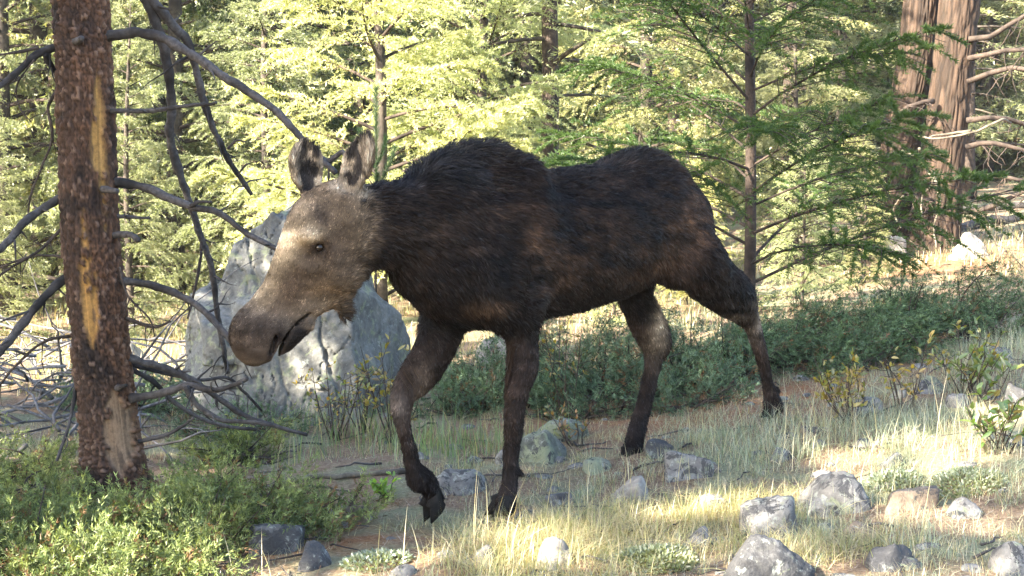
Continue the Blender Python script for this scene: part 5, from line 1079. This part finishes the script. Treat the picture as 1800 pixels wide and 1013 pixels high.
def join3(*ps):
    Vs = []; Q = []; T = []; Cs = []; n = 0
    for V, Fl, C in ps: Vs.append(V); Q.append(Fl[0] + n); T.append(Fl[1] + n); Cs.append(C); n += len(V)
    return np.concatenate(Vs), [np.concatenate(Q), np.concatenate(T)], np.concatenate(Cs)
V, Fl, C = join3(p1_, p2_, p3_); add('grass', V, Fl, M['grass'], None, col=C, smooth=False, kind='stuff', label='blue green grass growing in clumps over the clearing')
# sunlit meadow behind, right and left
n = 32000; X = g.uniform(-8, 11, n); Y = g.uniform(9.6, 21, n); keep = (vnoise(np.stack([X, Y, 0 * X], -1), .8, 12) > -.35); X, Y = X[keep], Y[keep]
V, Fl, C = blades(np.stack([X, Y, gz(X, Y) - .01], -1), g.uniform(.06, .2, len(X)), 0, g.uniform(.003, .006, len(X)), np.array(STRAW + [(.2, .22, .09)])[g.integers(0, 5, len(X))] * g.uniform(.6, 1.2, (len(X), 1)), 9); add('meadow_grass', V, Fl, M['grass'], None, col=C, smooth=False, kind='stuff', label='pale dry grass in the sunny opening behind the moose')
# short fine grass between the clumps
n = 60000; X = g.uniform(-3.2, 5.2, n); Y = 4.4 + 5 * g.random(n) ** 1.35; q = vnoise(np.stack([X, Y, 0 * X], -1), 2.1, 33) + .6 * vnoise(np.stack([X, Y, 0 * X], -1), 7, 34); keep = (q > -.35) & ((X > .1) | (q > .15)) & (X < .6 * Y + .8); X, Y = X[keep], Y[keep]; n = len(X)
cc = np.array(BLUE + STRAW[:2] + [(.3, .27, .2)])[g.integers(0, 7, n)] * g.uniform(.6, 1.25, (n, 1))
V, Fl, C = blades(np.stack([X, Y, gz(X, Y) - .004], -1), g.uniform(.02, .075, n), 0, g.uniform(.0009, .0017, n), cc, 12, nseg=2, curl=1.4); add('short_grass', V, Fl, M['grass'], None, col=C, smooth=False, kind='stuff', label='short wispy grey green grass between the stones')
# tall seed stalks
st = []
for (x, y, n_, h_) in [(-.1, 5.5, 8, .36), (.1, 5.5, 8, .34), (1.5, 6.75, 9, .34), (1.65, 7.1, 9, .42), (2.1, 6.4, 9, .48), (1.85, 6.7, 7, .42), (.5, 6.0, 6, .28), (.8, 6.3, 6, .26), (1.42, 4.9, 4, .5), (-.35, 5.2, 5, .26), (-1.0, 5.1, 4, .22), (1.1, 7.1, 7, .25), (2.4, 6.0, 6, .35), (.2, 5.0, 5, .22)]: st += [(x + g.normal(0, .1), y + g.normal(0, .1), h_ * g.uniform(.6, 1.05)) for _ in range(n_)]
st = np.array(st); V, Fl, C = blades(np.c_[st[:, :2], gz(st[:, 0], st[:, 1])], st[:, 2], 0, g.uniform(.0016, .0026, len(st)), np.array(STRAW[:2])[g.integers(0, 2, len(st))] * g.uniform(.9, 1.4, (len(st), 1)), 10, nseg=6, curl=.75)
add('grass_stalks', V, Fl, M['grass'], None, col=C, smooth=False, kind='stuff', label='thin bent dry grass stalks rising above the tussocks')
# ------------------------------------------------------------------ litter: fallen needles, twigs, chips
n = 60000; X = g.uniform(-4, 5.0, n); Y = 4.2 + 6.5 * g.random(n) ** 1.3; a = g.random(n) * 6.28; l = g.uniform(.02, .06, n); el = g.normal(0, .25, n)
d = np.stack([np.cos(a) * np.cos(el), np.sin(a) * np.cos(el), np.sin(el)], -1); P = np.stack([X, Y, gz(X, Y) + .004 + .006 * g.random(n)], -1); w = np.stack([-np.sin(a), np.cos(a), 0 * a], -1) * .0011
V = np.stack([P - w, P + w, P + d * l[:, None] + w * .4, P + d * l[:, None] - w * .4], 1).reshape(-1, 3)
cc = np.array([(.22, .13, .07), (.16, .09, .05), (.32, .24, .15), (.10, .07, .05), (.36, .31, .25)])[g.integers(0, 5, n)]
m = NT('needle_litter'); M['litter'] = m.pbr(m.attr(), .9)
add('needle_litter', V, np.arange(n * 4).reshape(-1, 4), M['litter'], None, col=np.repeat(cc, 4, 0), smooth=False, kind='stuff', label='brown fallen needles and straw covering the forest floor')
L = []
for i in range(260):
    x, y = g.uniform(-2.4, 3.4), 4.5 + 6 * g.random(); a = g.random() * 6.28; p = np.array([x, y, gz(x, y) + .012]); P = [p]
    for q in range(4): a += g.normal(0, .3); p = p + np.array([math.cos(a), math.sin(a), 0]) * g.uniform(.02, .09); p = np.array([p[0], p[1], gz(p[0], p[1]) + .012 + g.random() * .015]); P.append(p)
    L.append(tube(np.array(P), np.linspace(.006, .0025, 5) * g.uniform(.5, 1.3), 5))
V, Fl = tubes(L); add('twig_litter', V, Fl, M['dead_limb'], None, kind='stuff', label='grey fallen twigs scattered on the forest floor')
# rubble: half buried small stones
parts = []
for i in range(150):
    x, y = g.uniform(-.9, 4.4), 4.5 + 4.2 * g.random() ** 1.2; w = g.uniform(.04, .13)
    if x < .2 and y < 6.9 and g.random() < .5: continue
    nn = nrm(g.normal(0, 1, (9, 3))); D = ICO2[0]; c_ = D @ nn.T; rr = np.where(c_ > .05, g.uniform(.55, .95, 9) / np.maximum(c_, .05), 9.); r = -np.log(np.exp(-22 * np.minimum(rr, 1.1)).sum(1) + np.exp(-22.)) / 22 * (1 + .08 * fbm(D, 3, 2, i))
    parts.append((D * r[:, None] * np.array([w * .6, w * .5, w * g.uniform(.25, .5)]) + np.array([x, y, float(gz(x, y)) - w * .09]), ICO2[1]))
V, Fs, _ = merge(parts); add('rubble', V, Fs, M['stone_grey'], None, kind='stuff', label='small half buried grey stones strewn over the clearing')
# brush heap of dead branches behind the dead pine
L = []
for i in range(230):
    x = g.uniform(-4.9, -2.2); y = g.uniform(7.6, 11.2); z = gz(x, y) + abs(g.normal(0, .16)); L.append(tube(wander((x, y, z), (g.normal(0, 1), g.normal(0, .6), g.normal(.1, .35)), g.uniform(.3, 1.3), 7, .22, -.02), np.linspace(.013, .003, 8) * g.uniform(.4, 1.3), 5))
V, Fl = tubes(L); add('brushwood', V, Fl, M['brush'], None, kind='stuff', label='tangle of grey dead branches on the ground left of the boulder')
# cushion plants (grey green, woolly)
def cushion(label, x, y, r, seed, n=1400):
    g = np.random.default_rng(seed); a = g.random(n) * 6.28; q = np.sqrt(g.random(n)); X = x + np.cos(a) * q * r; Y = y + np.sin(a) * q * r; B = np.stack([X, Y, gz(X, Y) + .45 * r * (1 - q ** 2) * .6 + .005], -1)
    D = nrm(np.stack([np.cos(a) * q, np.sin(a) * q, .7 + 0 * a], -1) + g.normal(0, .5, (n, 3))); V, Fl = leaf_quads(B, D, nrm(g.normal(0, .5, (n, 3)) + np.array([0, 0, 1.])), g.uniform(.015, .03, n), g.uniform(.003, .006, n))
    o = on_ground(x, y, 0); rt = thing('cushion_plant', label, 'plant', o); add('leaves', V, Fl, M['leaf'], rt, col=np.repeat(np.array([.2, .24, .18]) * g.uniform(.55, 1.3, (n, 1)), 7, 0), smooth=False, kind='stuff')
cushion('grey green woolly cushion plant left of the broad dark stone', .56, 5.08, .15, 61, 1800)
cushion('silvery low plant right of the wedge shaped brown stone', 1.98, 5.75, .17, 62)
cushion('silvery low plant above the wedge shaped brown stone', 1.72, 5.95, .13, 63, 900)
cushion('silvery low plant at the bottom edge below the raised hoof', -.55, 5.3, .14, 64, 900)
# fallen logs in the right background
for n_, (p0, p1, r_, lab) in enumerate([((5.9, 19.5, .75), (9.6, 21.5, 1.05), .085, 'fallen grey log behind the sunlit slab'), ((6.6, 22.5, 1.0), (10.5, 22.0, 1.25), .07, 'thin fallen log higher on the right slope'), ((-.55, 6.95, -.03), (-1.35, 6.75, -.05), .016, 'bleached fallen branch on the ground left of the raised foreleg')]):
    P = np.linspace(p0, p1, 14); P[:, 2] = gz(P[:, 0], P[:, 1]) + r_ * .9; P += g.normal(0, r_ * .3, P.shape); V, q, t = tube(P, np.linspace(r_, r_ * .6, 14), 10); add('fallen_log', V, [q, t], M['pale_twig' if n_ == 2 else 'dead_limb'], None, label=lab, cat='log', origin=p0)
# bare twigs in the sunny right background
L = []
for i in range(150):
    x = g.uniform(5.2, 9.5); y = g.uniform(13.5, 20); L.append(tube(wander((x, y, float(gz(x, y))), (g.normal(0, .6), g.normal(0, .4), .8), g.uniform(.25, .7), 5, .3, -.03), np.linspace(.007, .003, 6), 4))
V, Fl = tubes(L); add('bare_twigs', V, Fl, M['pale_twig'], None, kind='stuff', label='bare sunlit twigs and brush in the right background')
# ------------------------------------------------------------------ morning air
hv = np.array([[x, y, z] for x in (-112, 112) for y in (-27, 112) for z in (-9, 48)], float)
hf = np.array([[0, 1, 3, 2], [4, 6, 7, 5], [0, 4, 5, 1], [2, 3, 7, 6], [0, 2, 6, 4], [1, 5, 7, 3]])
m = NT('morning_air'); pv = m.node('ShaderNodeVolumePrincipled', {'Color': (.95, .97, 1, 1), 'Density': .0005, 'Anisotropy': .3}); m.t.links.new(pv.outputs[0], m.out.inputs['Volume'])
add('haze', hv, hf, m.m, None, kind='stuff', smooth=False, label='thin bright morning haze between the trees')
print('script', round(time.time() - T0, 1), 'tris', sum(int((len(me.loops) - 2 * len(me.polygons))) for me in bpy.data.meshes))
